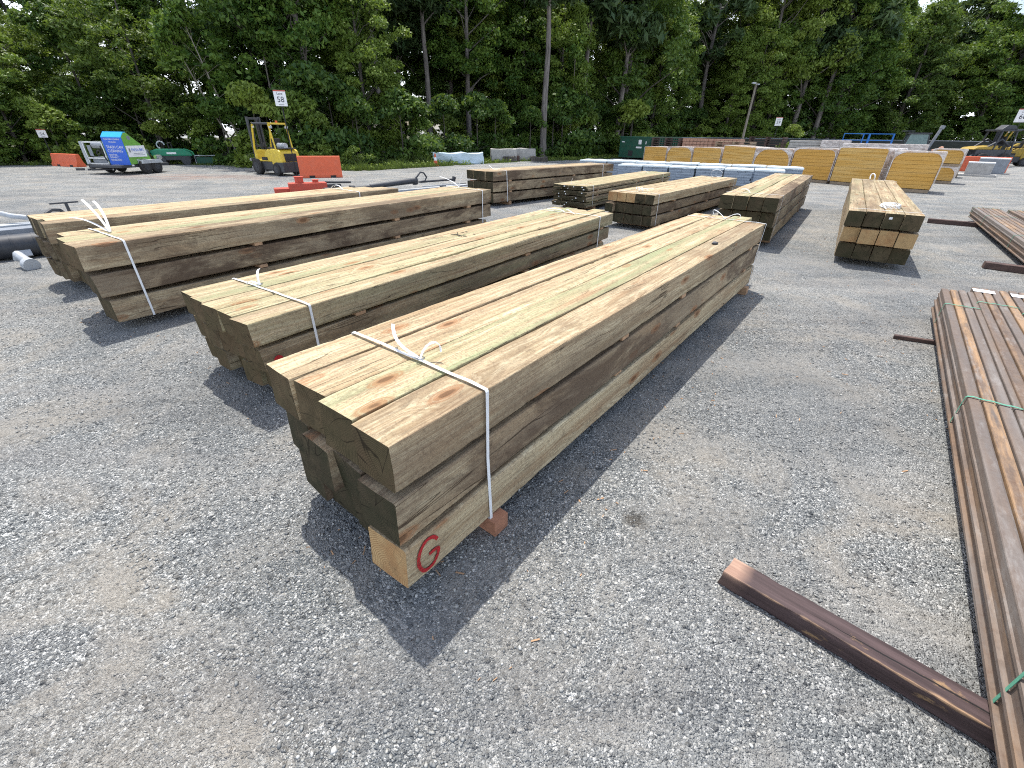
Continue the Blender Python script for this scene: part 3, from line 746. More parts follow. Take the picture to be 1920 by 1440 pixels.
for i in range(7): b.box((rnd.uniform(-.02, .25), rnd.uniform(-.12, .05), .003), (.03, .008, .004), rz=rnd.uniform(0, 3))
o = b.build('bark_twig', BARK); o.location = p; o.rotation_euler = (0, 0, R(Y2)); tag(o, 'dark broken twig with bark crumbs on the green-tinged stack', 'twig')

# -- left stack with the long curled tape tails
O3, Y3 = (-3.348, 3.827), 55.5
near3 = [[-.27, -.20, -.16], [-.30, -.24, -.2], [-.334, -.31, -.24]]
far3 = [[5.05, 5.1, 5.0], [5.2, 5.15, 5.1], [5.19, 5.14, 5.16]]
def tone3(l, c):
    if l == 2: return ([.12, .9, .3][c], [.60, .1, .12][c], [.39, .53, .28][c])
    return (.1, [.85, .6][l == 0] if c == 0 else .8, [[.11, .46, .72], [.82, .34, .61]][l][c])
st3 = stack('grey-brown stack of wide timbers with two long white tape ends sticking up', O3, Y3, 5.1, .757, 3, 3, .86, .034, near3, far3, tone3,
            lambda l, c: .14 if l == 2 else .05, spacers=[.22, .60, .9], layer_dy=[.0, .01, 0], wane=.6)
strap(st3, 0, .86, .09, .757, yr=(-.004, -.0)); strap(st3, 4.95, .86, .09, .757, yr=(-.004, 0))
k = (.05, .47, .768); buckle(st3, k)
tail(st3, k, (.05, .52, .84), (.03, .64, .98), (.02, .76, 1.02), (1, .15, .1), .02)
tail(st3, k, (.08, .52, .84), (.10, .62, .96), (.10, .78, 1.00), (1, .15, .1), .02)
tail(st3, k, (.0, .55, .82), (-.02, .72, .88), (-.09, .92, .86), (1, .15, .1), .018)
k = (4.95, .5, .768)
tail(st3, k, (4.95, .6, .86), (4.9, .75, .90), (4.86, .86, .93), (1, .1, .1)); tail(st3, k, (4.97, .50, .86), (5.0, .5, .92), (5.05, .48, 1.0), (1, .1, .1))
bearer(O3, Y3, .55, .86, 'block under the near end of the grey-brown stack with long tape ends', BLOCK, over=-.03)
bearer(O3, Y3, 4.6, .86, 'block under the far end of the grey-brown stack with long tape ends', BLOCK, over=-.03)

# -- stack behind it
O4, Y4 = (-4.76, 4.583), 52.8
def tone4(l, c):
    if l == 2: return ([.15, .1, .3, .2][c], [.55, .06, .05, .1][c], [.77, .23, .64, .09][c])
    return (.5, .9, rc.random())
st4 = stack('tan timber stack between the grey-brown stack and the grey steel frame', O4, Y4, 4.55, .742, 4, 3, .82, .03, [[.12, .05, .02, .0], [.05, .03, .0, -.02], [0, .06, .01, 0]], [[4.5] * 4, [4.5] * 4, [4.55, 4.5, 4.3, 4.1]], tone4,
            lambda l, c: .1 if l < 2 else .03, spacers=[.2, .8], wane=.6)
strap(st4, 3.75, .82, .09, .744, yr=(-.004, 0))
k = (3.75, .45, .755); tail(st4, k, (3.75, .5, .82), (3.7, .6, .84), (3.66, .62, .77), (1, .1, .2)); tail(st4, k, (3.78, .55, .80), (3.8, .68, .82), (3.8, .76, .765), (1, .1, .2))
bearer(O4, Y4, .5, .82, 'block under the near end of the tan stack beside the grey steel frame', BLOCK, over=-.03)
bearer(O4, Y4, 4.1, .82, 'block under the far end of the tan stack beside the grey steel frame', BLOCK, over=-.03)

# -- back stack
O5, Y5 = (-.52, 11.5), 46.7
def tone5(l, c):
    if l == 2: return (.1, [.95, .35, .2, .3][c], [.72, .26, .58, .4][c])
    return (.1, .75, rc.random())
st5 = stack('dark brown four-wide timber stack standing alone beyond the rest by the open gravel', O5, Y5, 5.3, .785, 4, 3, .95, .036, [[.0, .02, -.01, .0], [-.01, .0, .01, .0], [-.005, -.04, .0, .0]], None, tone5, lambda l, c: .0, spacers=[.115, .62, .9], wane=.2)
strap(st5, .5, .95, .09, .787, lean=-.04); strap(st5, 4.7, .95, .09, .787)
k = (.5, .5, .80); tail(st5, k, (.42, .6, .88), (.55, .7, .90), (.50, .75, .81), (1, .1, .2)); tail(st5, k, (.6, .45, .80), (.72, .40, .80), (.74, .35, .90), (1, .1, .2))
for q, nm in ((.62, 'near'), (4.7, 'far')): bearer(O5, Y5, q, .95, 'block under the %s end of the dark stack standing alone at the back' % nm, BLOCK, over=-.02)
k5 = None

# -- dark ended five-wide stack
O7, Y7 = (2.56, 8.62), 50.8
def tone7(l, c):
    if l == 2: return (.2, [.25, .05, .12, .2, .1][c], [.33, .81, .14, .52, .68][c])
    return (.1, .75, rc.random())
st7 = stack('five-wide timber stack whose top row shows three fresh yellow ends and two black ones', O7, Y7, 5.2, .64, 5, 3, .95, .028, [[.03, .0, .02, .01, .04], [-.01, .0, .0, .02, -.07], [-.005, .0, .0, .01, .01]], None, tone7,
            lambda l, c: [.0, .02, .95, 1.0, .9][c] if l == 2 else 0.0, spacers=[.2, .6, .9], wane=.25, layer_dy=[.0, .02, 0])
strap(st7, .22, .95, .09, .642, lean=-.03, width=.014); strap(st7, 4.95, .95, .09, .642, width=.014)
k = (4.8, .5, .65); tail(st7, k, (4.7, .7, .80), (4.8, .4, .90), (4.85, .3, .76), (1, .3, .3), .012); tail(st7, (4.85, .3, .76), (4.88, .24, .66), (4.8, .5, .62), (4.8, .45, .75), (1, .3, .3), .012)
b = MB(); 
for i in range(9): b.ribbon(bez((.35 + rnd.uniform(-.1, .1), .3 + i * .03, .66), (.4, .4 + i * .02, .70), (.55, .3 + i * .04, .70), (.6 + rnd.uniform(-.1, .2), .35 + i * .05, .665), 6), (1, .5, 0), .014)
b.build('strap_tail', STRAP, st7)
for q, nm in ((.5, 'near'), (4.6, 'far')): bearer(O7, Y7, q, .95, 'block under the %s end of the stack with three fresh yellow ends' % nm, BLOCK, over=-.03)

# -- four-wide stack with rounded black ends
O8, Y8 = (4.06, 7.22), 55.1
def tone8(l, c):
    if l == 2: return ([.1, .25, .95, .2][c], [.95, .12, .2, .15][c], [.92, .17, .44, .75][c])
    return (.3, .6, rc.random())
st8 = stack('four-wide timber stack with rounded black ends, beyond the far end of the big front stack', O8, Y8, 5.85, .777, 4, 3, .86, .026, [[.3, .2, .2, .3], [.12, .1, .1, .1], [0, .02, .0, -.03]], None, tone8, lambda l, c: 0.02, spacers=[.2, .7, .92], wane=.7)
strap(st8, .40, .86, .09, .779, width=.013); strap(st8, 5.2, .86, .09, .779, width=.013)
tail(st8, (.42, .5, .79), (.5, .55, .82), (.7, .6, .83), (.85, .72, .79), (1, .1, .2), .012); tail(st8, (5.2, .3, .79), (5.2, .3, .85), (5.22, .32, .9), (5.2, .3, .92), (1, .1, .2), .012)
for q, nm in ((.7, 'near'), (5.1, 'far')): bearer(O8, Y8, q, .86, 'block under the %s end of the stack with rounded black ends' % nm, BLOCK, over=-.03)

# -- the stack seen end-on at the right
O9, Y9 = (5.265, 5.899), 55.9
def tone9(l, c):
    if l == 2: return ([.3, .25, .3, .5][c], [.42, .36, .5, .45][c], [.24, .59, .86, .38][c])
    return (.2, .45, rc.random())
st9 = stack('pale weathered stack seen end-on, its middle row of ends fresh tan between dark rows', O9, Y9, 6.5, .737, 4, 3, .83, .024, [[.14, .13, .15, .17], [.06, .08, .07, .12], [.04, .05, .07, .03]], None, tone9, lambda l, c: .92 if l == 1 else .03, spacers=[.1, .5, .9], wane=.3, layer_dy=[-.01, .0, .02])
strap(st9, .24, .83, .09, .739, width=.013); strap(st9, 6.1, .83, .09, .739, width=.013)
b = MB()
for i in range(12):
    a = i * .52
    b.ribbon(bez((.62 + .1 * math.cos(a), .36 + .1 * math.sin(a), .745), (.65 + .2 * math.cos(a + 1), .36 + .15 * math.sin(a + 1), .80), (.75 + .25 * math.cos(a + 2), .36 + .14 * math.sin(a + 2), .80), (.7 + .3 * math.cos(a + 2.6), .36 + .12 * math.sin(a + 2.6), .748), 6), (1, .5, .2), .016)
b.build('strap_tail', STRAP, st9)
b = MB(); b.tube(bez((6.2, .42, .75), (6.1, .40, .9), (6.35, .55, .92), (6.2, .5, .76), 8), .012, 6); b.build('strap_tail', STRAP, st9)
b = MB(); b.box((.044, .36, .675), (.003, .035, .028)); b.build('end_tag', WHITEP, st9)
for q, nm in ((.9, 'near'), (5.6, 'far')): bearer(O9, Y9, q, .83, 'block under the %s end of the pale stack seen end-on' % nm, BLOCK, over=-.03)

# -- stack of thin planks
O6, Y6 = (1.68, 10.93), 54.1
st6 = thing('plank_stack', 'stack of thin planks with blackish green ends and small white tags', 'plank stack', (*O6, 0), R(Y6))
zz = .09; th = .047
for l in range(8):
    if l in (2, 4, 6): zz += .022
    for c in range(4):
        n0 = rnd.uniform(-.05, .03)
        timber(st6, 'plank', n0, c * .228 + rnd.uniform(-.006, .006) + (.03 if l % 3 == 1 else 0), zz, 5.7 + rnd.uniform(-.1, .15) - n0, .222, th, (rc.uniform(.4, .9), .1 if l == 7 else .6, rc.random(), .0), .1)
        if rnd.random() < .55:
            b = MB(); b.box((n0 - .002, c * .228 + rnd.uniform(.05, .17), zz + th / 2), (.003, rnd.uniform(.012, .04), .02)); b.build('end_tag', WHITEP, st6)
    zz += th + .002
for q in (.1, .52, .9):
    for zk in (.09 + 2 * (th + .002) + .011, .09 + 4 * (th + .002) + .033, .09 + 6 * (th + .002) + .055):
        b = MB(); b.box((q * 5.6, .456, zk), (.07, .9, .019)); b.build('spacer', BLOCK, st6)
strap(st6, .30, .92, .09, zz, lean=-.03, width=.014); strap(st6, 4.95, .92, .09, zz, width=.014)
tail(st6, (.3, .6, zz), (.3, .62, zz + .06), (.3, .60, zz + .08), (.34, .6, zz + .12), (1, .1, .1), .012)
tail(st6, (4.9, .45, zz), (4.85, .6, zz + .10), (4.8, .6, zz + .12), (4.8, .7, zz + .03), (1, .1, .1), .014); tail(st6, (4.9, .45, zz), (5.0, .35, zz + .10), (5.0, .3, zz + .14), (4.95, .25, zz + .22), (1, .1, .1), .01)
for q, nm in ((.5, 'near'), (5.0, 'far')): bearer(O6, Y6, q, .92, 'block under the %s end of the thin plank stack' % nm, BLOCK, over=-.03)

# ------------------------------------------------------------------ steel bundles
def steel_bundle(label, origin, yaw, L, T, ncol, w, tones, straps, nl=3, labels=(), group='rusty steel bundles'):
    t = thing('steel_bundle', label, 'steel bundle', (*origin, 0), R(yaw), group); base = .09; h = (T - base) / nl
    for l in range(nl):
        for c in range(ncol):
            z0 = base + l * h; y0 = c * w
            e = .004; lip = .008 if l < nl - 1 else .0
            y1 = y0 + w - .0025
            prof = [(y0 - lip, z0 + .001), (y0 - lip, z0 + .014), (y0 + .006, z0 + .018), (y0 + .006, z0 + h - .006), (y0 + .008, z0 + h - .002), (y0 + .012, z0 + h - .001), (y1 - .011, z0 + h - .001), (y1 - .009, z0 + h - .006), (y1, z0 + h - .009), (y1, z0 + .001)]
            if l == nl - 1: prof = [(a, bb + rnd.uniform(-.001, .0015) * 0) for a, bb in prof]
            dx = rnd.uniform(-.03, .03) + (l * -.035)
            n = 40; vs = []; fs = []; kp = len(prof)
            for i in range(n + 1):
                xx = dx + L * i / n
                for (a, bb) in prof: vs.append((xx, a + .0012 * mnoise.noise(Vector((xx * 3, c, l))), bb + .001 * mnoise.noise(Vector((xx * 3, c + 9, l)))))
            for i in range(n):
                for q in range(kp):
                    a_, b_ = i * kp + q, i * kp + (q + 1) % kp
                    fs.append((a_, b_, b_ + kp, a_ + kp))
            fs += [tuple(range(kp)), tuple(range(n * kp, (n + 1) * kp))]
            b = MB(); b.add(vs, fs); o = b.build('steel_section', RUST, t)
            tn = tones[c % len(tones)] if l == nl - 1 else (.25, .0)
            o.color = (tn[0], tn[1], rnd.random(), 1)
    W = w * ncol
    for s in straps: strap(t, s, W, base, T + .001, mat=GSTRAP, width=.013)
    for (s, a, b2, ln) in labels:
        b = MB(); b.box((s, (a + b2) / 2, T + .0015), (ln, b2 - a, .001)); b.build('paper_label', WHITEP, t)
    return t
# local +y must run to the right-hand side (away from the lane), so bundles are laid from their far end back
ys = 52.2 + 180
OA = (4.30, 4.30)
steel_bundle('rusty steel bundle nearest the split dark beam, one orange stripe on top', OA, ys, 5.9, .29, 4, .066, [(.0, .35), (1.0, 0), (.1, .5), (.05, .55)], [.57, 2.66, 4.58], labels=())
OB = (4.60, 4.30)
steel_bundle('rusty steel bundle with one white paper label at its far end', OB, ys - .2, 6.1, .305, 4, .068, [(.15, .1), (.55, .0), (.0, .5), (.8, .0)], [.55, 3.3, 5.2], labels=[(.07, .0, .16, .12)])
OC = (4.86, 4.18)
steel_bundle('rusty steel bundle at the very edge of the yard view with a wide white label', OC, ys - .2, 6.1, .300, 5, .070, [(.1, .4), (.3, .2), (.0, .5)], [.75, 3.5, 5.4], labels=[(.10, .0, .2, .12)])
OF = (10.20, 10.44); yf = 54.6 + 180
steel_bundle('low wide steel bundle with orange rust and grey scale, past the end-on stack', OF, yf, 5.9, .29, 6, .075, [(.0, .9), (.9, .2), (.75, .3), (.3, .4), (.6, .2), (.2, .3)], [.12, 1.55, 4.0])
OG = (10.66, 10.10)
steel_bundle('second low steel bundle lying against the wide one with grey scale', OG, yf, 5.9, .285, 6, .075, [(.5, .3), (.2, .5), (.7, .1)], [.12, 1.55, 4.0])
# beams carrying them / lying about
def beam(pts_front, name, label, w, h, mat, z=0, group=None, cracks=0, seed=1, color=None):
    a, b_ = Vector((*pts_front[0], 0)), Vector((*pts_front[1], 0)); L = (b_ - a).length; yaw = math.atan2(b_.y - a.y, b_.x - a.x)
    me = timber_mesh(name, L, w, h, seed, .2, .002); me.materials.clear(); me.materials.append(mat); me.materials.append(mat)
    o = bpy.data.objects.new(name, me); COL.objects.link(o); o.location = (a.x, a.y, z); o.rotation_euler = (0, 0, yaw)
    if color: o.color = color
    return tag(o, label, 'wooden beam', group)
def split_mat():
    m = NT('split_dark_beam', .62, 0, .35); o = m.obj()
    a = m.noise(m.mapping(o, (2.5, 40, 40)), 1, 6, .65); b_ = m.noise(m.mapping(o, (5, 12, 12)), 1, 6, .7)
    sx = m.n('ShaderNodeSeparateXYZ'); m.l(o, sx.inputs[0])
    c = m.mix(m.ramp(a, [(.35, 0), (.65, 1)]), (.036, .022, .022), (.088, .058, .058))
    # worn raw wood along the near arris and at the sawn start
    wob = m.math('MULTIPLY', m.math('SUBTRACT', m.noise(m.mapping(o, (9, 30, 30)), 1, 4), .5), .03)
    edge = m.math('ABSOLUTE', m.math('ADD', m.math('ADD', sx.outputs[1], m.math('ABSOLUTE', m.math('SUBTRACT', sx.outputs[2], .082))), wob))
    c = m.mix(m.ramp(edge, [(.0025, .8), (.008, 0)]), c, (.42, .27, .16))
    st = m.math('ADD', sx.outputs[0], m.math('MULTIPLY', wob, 1.2))
    c = m.mix(m.math('MULTIPLY', m.ramp(st, [(.04, 1), (.095, 0)]), m.ramp(sx.outputs[2], [(.05, .15), (.075, .85)])), c, m.mix(m.ramp(a, [(.3, 0), (.7, 1)]), (.50, .33, .24), (.24, .13, .09)))
    c = m.mix(m.math('MULTIPLY', m.ramp(b_, [(.62, 0), (.68, 1)]), .6), c, (.36, .23, .11))
    # the long split on the top face
    ln = m.math('ADD', m.math('SUBTRACT', sx.outputs[1], m.math('MULTIPLY_ADD', sx.outputs[0], .028, .028)), m.math('MULTIPLY', m.math('SUBTRACT', m.noise(m.mapping(o, (7, 0, 0)), 1, 5, .6), .5), .018))
    wsp = m.ramp(sx.outputs[0], [(.0, .0), (.28, .0), (.5, .0032), (.75, .0032), (1, .0018)])
    cr = m.math('LESS_THAN', m.math('ABSOLUTE', ln), wsp)
    c = m.mix(cr, c, (.006, .004, .004))
    m.col(c); m.nrm(m.bump(m.math('SUBTRACT', m.math('ADD', a, m.math('MULTIPLY', b_, .4)), m.math('MULTIPLY', cr, 3)), .5, .003)); return m.m
beam([(.864, 1.148), (1.90, .197)], 'split_beam', 'dark brown square beam with a long split, lying on gravel', .098, .082, split_mat(), seed=5)
beam([(3.50, 3.70), (5.2, 2.94)], 'thin_board', 'thin dark board sticking out from under the rusty bundles', .05, .035, DARKWOOD, z=.0, seed=6)
beam([(6.69, 6.26), (8.6, 4.6)], 'square_beam', 'short dark square beam under the near part of the low wide bundle', .12, .088, DARKWOOD, seed=7)
beam([(9.0, 10.05), (11.4, 8.4)], 'long_beam', 'long black beam running from the low wide bundle towards the end-on stack', .12, .088, DARKWOOD, seed=8)
# ------------------------------------------------------------------ grey steel frame behind the left stacks
fr = thing('steel_truss', 'long grey steel frame with a black pipe and hoses behind the tan stack', 'steel truss', (-6.79, 5.97, 0), R(47.1))
b = MB(); b.box((3.7, .47, .185), (10.5, .24, .33)); b.build('side_beam', GREYP, fr, .012)
b = MB(); b.box((3.7, .90, .185), (10.5, .20, .33)); b.build('side_beam', LGREY, fr, .012)
for q in (.2, 2.2, 4.2, 6.2, 8.2, 9.3):
    b = MB(); b.box((q - .3, .69, .24), (.16, .215, .14)); b.build('cross_member', GREYP, fr, .01)
b = MB(); b.cyl((-1.4, .17, .16), (2.0, .17, .16), .15, 28)
for q in (-.9, -.2, .02, .25, .6, 1.3): b.cyl((q, .17, .16), (q + .02, .17, .16), .155, 28)
b.build('pipe', DARKST, fr, 0, True)
b = MB(); b.box((.1, .03, .10), (.14, .03, .14), rx=-.6); b.build('pipe_clamp', LGREY, fr)
b = MB(); b.tube([(-.15, 1.35, .50), (.0, 1.15, .50), (.15, .95, .45), (.3, .88, .42)], .035, 10); b.tube([(-.15, 1.35, .50), (-.3, 1.5, .50), (-.5, 1.6, .40), (-.6, 1.7, .2), (-.6, 1.7, .0)], .045, 10); b.build('hose_arm', LGREY, fr, 0, True)
b = MB(); b.tube([(.5, .95, .37), (.52, 1.0, .44), (.60, 1.05, .48), (.70, 1.1, .46), (.74, 1.1, .40)], .025, 8); b.box((.78, 1.12, .56), (.34, .05, .02), rz=.1); b.box((.80, 1.12, .46), (.04, .04, .20)); b.build('lifting_hook', DARKST, fr)
# right hand end: hydraulic ram, hose loop and rod
b = MB(); b.tube([(4.9, .85, .46), (5.8, .85, .47), (6.3, .85, .48)], .04, 10); b.tube([(6.0, .85, .48), (7.3, .85, .54)], .05, 12, r1=.065); b.tube([(4.3, .85, .44), (4.9, .85, .46)], .03, 8); b.cyl((4.9, .85, .46), (5.0, .85, .46), .07, 12); b.cyl((5.5, .85, .47), (5.6, .85, .47), .07, 12)
b.build('hydraulic_ram', DARKST, fr, 0, True)
b = MB(); b.tube([(7.2, .85, .55), (7.3, .83, .62), (7.42, .83, .72), (7.52, .83, .70), (7.6, .83, .60), (7.54, .83, .52), (7.36, .85, .50)], .02, 8); b.cyl((7.2, .85, .50), (7.3, .85, .50), .06, 10); b.cyl((7.42, .85, .50), (8.5, .85, .50), .026, 8); b.cyl((8.48, .85, .46), (8.52, .85, .56), .05, 8)
b.build('hose_loop', DARKST, fr, 0, True)
b = MB(); b.box((7.9, .5, .43), (1.2, .26, .02), rx=-.1); b.box((7.8, .45, .38), (.16, .06, .10)); b.build('top_plate', LGREY, fr)
b = MB(); b.box((8.85, .50, .42), (.06, .10, .14)); b.build('end_lug', REDP, fr)
b = MB(); b.tube([(.0, 0, .10), (.03, -.02, .16), (.12, -.08, .10), (.16, -.12, .05)], .05, 10, r1=.055); b.cyl((.15, -.11, .055), (.22, -.17, .05), .085, 14)
o = b.build('pipe_fitting', LGREY, None, 0, True); o.location = (-6.42, 5.66, 0); o.rotation_euler = (0, 0, R(15)); tag(o, 'small flared grey pipe fitting on gravel beside the black pipe', 'pipe fitting')
# red blocks
t = thing('red_steel_clamp', 'red steel clamp with round lugs behind the tan stack', 'steel clamp', (-5.75, 13.2, 0), R(28)); t.scale = (.78, .78, .72)
b = MB(); b.box((0, 0, .24), (1.25, .5, .44)); b.build('body', REDP, t, .02)
b = MB(); b.box((-.85, .1, .16), (.5, .5, .26)); b.build('foot', REDP, t, .02)
for x_, r_, h_ in ((-.25, .14, .2), (.28, .1, .08)):
    b = MB(); b.cyl((x_, 0, .46), (x_, 0, .46 + h_), r_, 16); b.cyl((x_, 0, .46 + h_), (x_, 0, .48 + h_), r_ * 1.25, 16); b.build('lug', REDP, t, 0, True)
b = MB(); b.box((.85, .05, .30), (.55, .2, .14), rz=.1); b.tube([(.6, 0, .46), (1.0, .02, .44), (1.5, .1, .42)], .04, 8); b.build('jaw', DARKST, t)

# ------------------------------------------------------------------ barriers, cone
def barrier(label, loc, rz, L, h):
    t = thing('traffic_barrier', label, 'barrier', loc, rz, 'orange plastic barriers')
    b = MB(); n = 10
    prof = [(-.19, .0), (-.19, .10), (-.13, .2), (-.075, h - .02), (-.06, h), (.06, h), (.075, h - .02), (.13, .2), (.19, .10), (.19, 0)]
    b.prism(prof, 'x', -L / 2, L / 2)
    b.build('shell', ORANGE, t, .012)
    for x_ in (-L * .22, L * .28):
        b = MB(); b.box((x_, 0, .04), (.2, .40, .085)); b.build('forklift_slot', BLACKM, t)
    b = MB(); b.box((-L / 2 - .008, 0, h * .42), (.02, .05, h * .8)); b.build('end_joint', BLACKM, t)
    return t
barrier('orange plastic barrier standing right beside the yellow forklift', (-7.50, 18.66, 0), R(20), 1.52, .74)
barrier('faded orange barrier behind the wash trailer, below the lane 54 sign', (-20.55, 22.3, 0), R(-18), 1.7, .52)
barrier('orange barrier partly hidden behind grey concrete blocks in front of the black machine', (25.6, 27.6, 0), R(-40), 3.1, .76)
t = thing('traffic_cone', 'orange traffic cone with a white band at the grass edge', 'traffic cone', (-4.19, 25.7, 0), .3)
b = MB(); b.box((0, 0, .02), (.3, .3, .04)); b.build('base', ORANGE, t, .01)
b = MB(); b.tube([(0, 0, .04), (0, 0, .28)], .12, 20, r1=.08); b.tube([(0, 0, .43), (0, 0, .60)], .058, 20, r1=.028); b.build('cone', ORANGE, t, 0, True)
b = MB(); b.tube([(0, 0, .28), (0, 0, .43)], .0805, 20, r1=.058); b.build('reflective_band', WHITEP, t, 0, True)

# ------------------------------------------------------------------ lane signs
def sign(label, loc, rz, num, ztop, zbot, wd, lane=True, lean=0, edge=False, ty=0):
    t = thing('lane_sign', label, 'sign', loc, rz, 'numbered lane signs')
    b = MB(); b.box((0, .02, zbot / 2 + .1), (.035, .035, zbot + .2)); b.build('post', BLACKM, t)
    H = ztop - zbot
    b = MB(); b.box((0, 0, (ztop + zbot) / 2), (wd, .012, H)); b.build('sign_board', WHITEP, t)
    b = MB(); b.box((0, -.008, ztop - .02), (wd, .006, .035)); b.build('red_strip', REDP, t)
    rx = (R(90), 0, 0)
    text(num, H * .50, INK, t, (0, -.009, zbot + H * .40), rx, 'number', bold=.012 * H)
    if lane: text('Lane', H * .21, INK, t, (0, -.009, zbot + H * .78), rx, 'word', bold=.003 * H)
    b = MB(); b.box((0, -.008, zbot + H * .09), (wd * .42, .003, .012)); b.build('small_print', INK, t)
    t.rotation_euler = (0, R(lean), rz); return t
sign('white sign reading Lane 58 on a black post behind the orange barrier', (-8.38, 18.45, 0), R(18), '58', 2.80, 2.32, .39)
sign('white sign reading 59 above the yellow insulation stacks', (22.1, 42.9, 0), R(-30), '59', 2.98, 2.36, .48)
sign('white sign reading 60 cut by the edge of the picture', (27.6, 28.0, 0), R(-42), '60', 3.05, 2.42, .56)
sign('small pale sign reading 54 among the bushes, beyond the wash trailer', (-21.9, 23.1, 0), R(38), '54', 1.48, 1.14, .32, lane=False)

# ------------------------------------------------------------------ wheels
def wheel(parent, p, axis, r, wdt, rimr=.55, rimmat=None, name='wheel'):
    ax = Vector(axis).normalized(); p = Vector(p)
    b = MB(); h = ax * wdt / 2
    b.tube([p - h, p - h * .7, p + h * .7, p + h], [r * .90, r, r, r * .90], 26); o = b.build(name, TYRE, parent, 0, True)
    b = MB(); b.tube([p - h * 1.04, p + h * 1.04], r * rimr, 20); b.tube([p - h * 1.12, p + h * 1.12], r * rimr * .38, 12); o2 = b.build('rim', rimmat or LGREY, o, 0, True)
    b = MB()
    u = ax.orthogonal().normalized(); v = ax.cross(u)
    for k_ in range(6):
        a = k_ * math.pi / 3; q = p + (u * math.cos(a) + v * math.sin(a)) * r * rimr * .68
        b.tube([q - h * 1.06, q + h * 1.06], r * .07, 8)
    b.build('rim_hole', BLACKM, o)
    return o

# ------------------------------------------------------------------ yellow forklift
def forklift(label, loc, rz, s=1.0, body=YELLOW, full=True):
    t = thing('forklift', label, 'forklift', loc, rz); t.scale = (s, s, s)
    # front = +x, y across
    b = MB(); b.box((-.15, 0, .40), (1.9, .86, .36)); b.build('chassis', DARKST, t, .03)
    b = MB(); b.prism([(-1.28, .30), (-1.30, .62), (-1.24, 1.02), (-1.12, 1.10), (-.55, 1.12), (-.52, .60), (-.60, .30)], 'y', -.50, .50); b.build('counterweight', body, t, .05)
    b = MB(); b.box((-1.29, 0, .76), (.06, .62, .34)); b.build('radiator_opening', BLACKM, t, .04)
    b = MB(); b.prism([(-1.33, .14), (-1.36, .58), (-.78, .58), (-.80, .14)], 'y', -.51, .51); b.build('lower_counterweight', DARKST, t, .04)
    b = MB(); b.prism([(-.62, .58), (-.62, 1.08), (-.25, 1.06), (-.05, .92), (.05, .58)], 'y', -.47, .47); b.build('engine_cover', body, t, .04)
    b = MB(); b.prism([(.05, .58), (.10, .66), (.52, .66), (.62, 1.05), (.70, 1.05), (.72, .56)], 'y', -.47, .47); b.build('floor_cowl', body, t, .02)
    for sy in (-.48, .48):
        b = MB(); b.box((-.02, sy, .70), (.42, .012, .13)); b.build('side_grille', BLACKM, t)
    b = MB(); b.box((-.95, 0, 1.14), (.62, .8, .04)); b.build('bonnet_rim', DARKST, t, .01)
    b = MB(); b.tube([(-1.1, 0, 1.24), (-.6, 0, 1.24)], .12, 14); b.build('gas_bottle', LGREY, t, 0, True)
    b = MB(); b.box((-.22, 0, 1.12), (.44, .42, .10)); b.box((-.42, 0, 1.33), (.10, .42, .42), ry=-.15); b.build('seat', BLACKM, t, .03)
    b = MB(); b.tube([(.50, .0, .95), (.34, 0, 1.22)], .02, 8); b.build('steering_column', BLACKM, t)
    b = MB(); c0 = Vector((.33, 0, 1.23)); 
    b.tube([c0 + Vector((.07 * math.cos(a), .15 * math.sin(a), .13 * math.cos(a))) for a in [i * math.pi / 8 for i in range(17)]], .014, 6, cap=False); b.build('steering_wheel', BLACKM, t)
    for sy in (-.44, .44):
        b = MB(); b.tube([(.68, sy, .62), (.66, sy, 1.1), (.42, sy, 2.05), (.36, sy, 2.12)], .042, 8); b.build('front_post', body, t)
        b = MB(); b.tube([(-.96, sy, 1.1), (-.80, sy, 2.06), (-.76, sy, 2.12)], .036, 8); b.build('rear_post', body, t)
        b = MB(); b.tube([(-.80, sy, 2.12), (.40, sy, 2.13)], .042, 8); b.build('roof_rail', DARKST, t)
    b = MB()
    for q in range(8): b.box((-.76 + q * .155, 0, 2.13), (.03, .86, .045))
    b.box((.40, 0, 2.13), (.07, .92, .07)); b.box((-.80, 0, 2.13), (.07, .92, .07)); b.build('overhead_guard', body, t)
    b = MB(); b.cyl((-.5, -.2, 2.15), (-.5, -.2, 2.25), .05, 12); b.build('beacon', ORANGE, t)
    for sy in (-.36, .36):
        b = MB(); b.box((.42, sy * 1.15, 2.0), (.06, .10, .09)); b.build('work_light', WHITEP, t, .01)
        b = MB(); b.box((-.86, sy * 1.1, 1.98), (.06, .14, .09)); b.build('tail_light', LGREY, t, .01)
    b = MB()
    for sy in (-.30, .30):
        b.box((.92, sy, 1.25), (.13, .07, 2.3)); b.box((1.0, sy * .8, 1.20), (.10, .05, 2.2))
    for z_ in (.35, 1.2, 2.33): b.box((.92, 0, z_), (.08, .62, .09))
    for sy in (-.14, .14): b.cyl((.88, sy, .3), (.88, sy, 2.2), .03, 8)
    b.build('mast', DARKST, t, .006)
    b = MB(); b.box((1.12, 0, .62), (.07, .95, .12)); b.box((1.12, 0, .28), (.07, .95, .10)); b.box((1.10, -.3, .45), (.05, .06, .4)); b.box((1.10, .3, .45), (.05, .06, .4)); b.build('carriage', CHROME if full else DARKST, t, .01)
    for sy in (-.28, .28):
        b = MB(); b.box((1.18, sy, .36), (.05, .11, .62)); b.box((1.62, sy, .07), (.95, .11, .035)); b.build('fork', DARKST, t, .006)
    b = MB(); b.cyl((1.16, -.48, .62), (1.16, .48, .62), .05, 10); b.build('side_shift_cylinder', CHROME, t)
    for sy in (-1, 1):
        wheel(t, (.62, sy * .46, .34), (0, 1, 0), .34, .24, .55, DARKST); wheel(t, (-.82, sy * .46, .27), (0, 1, 0), .27, .2, .55, DARKST)
    return t
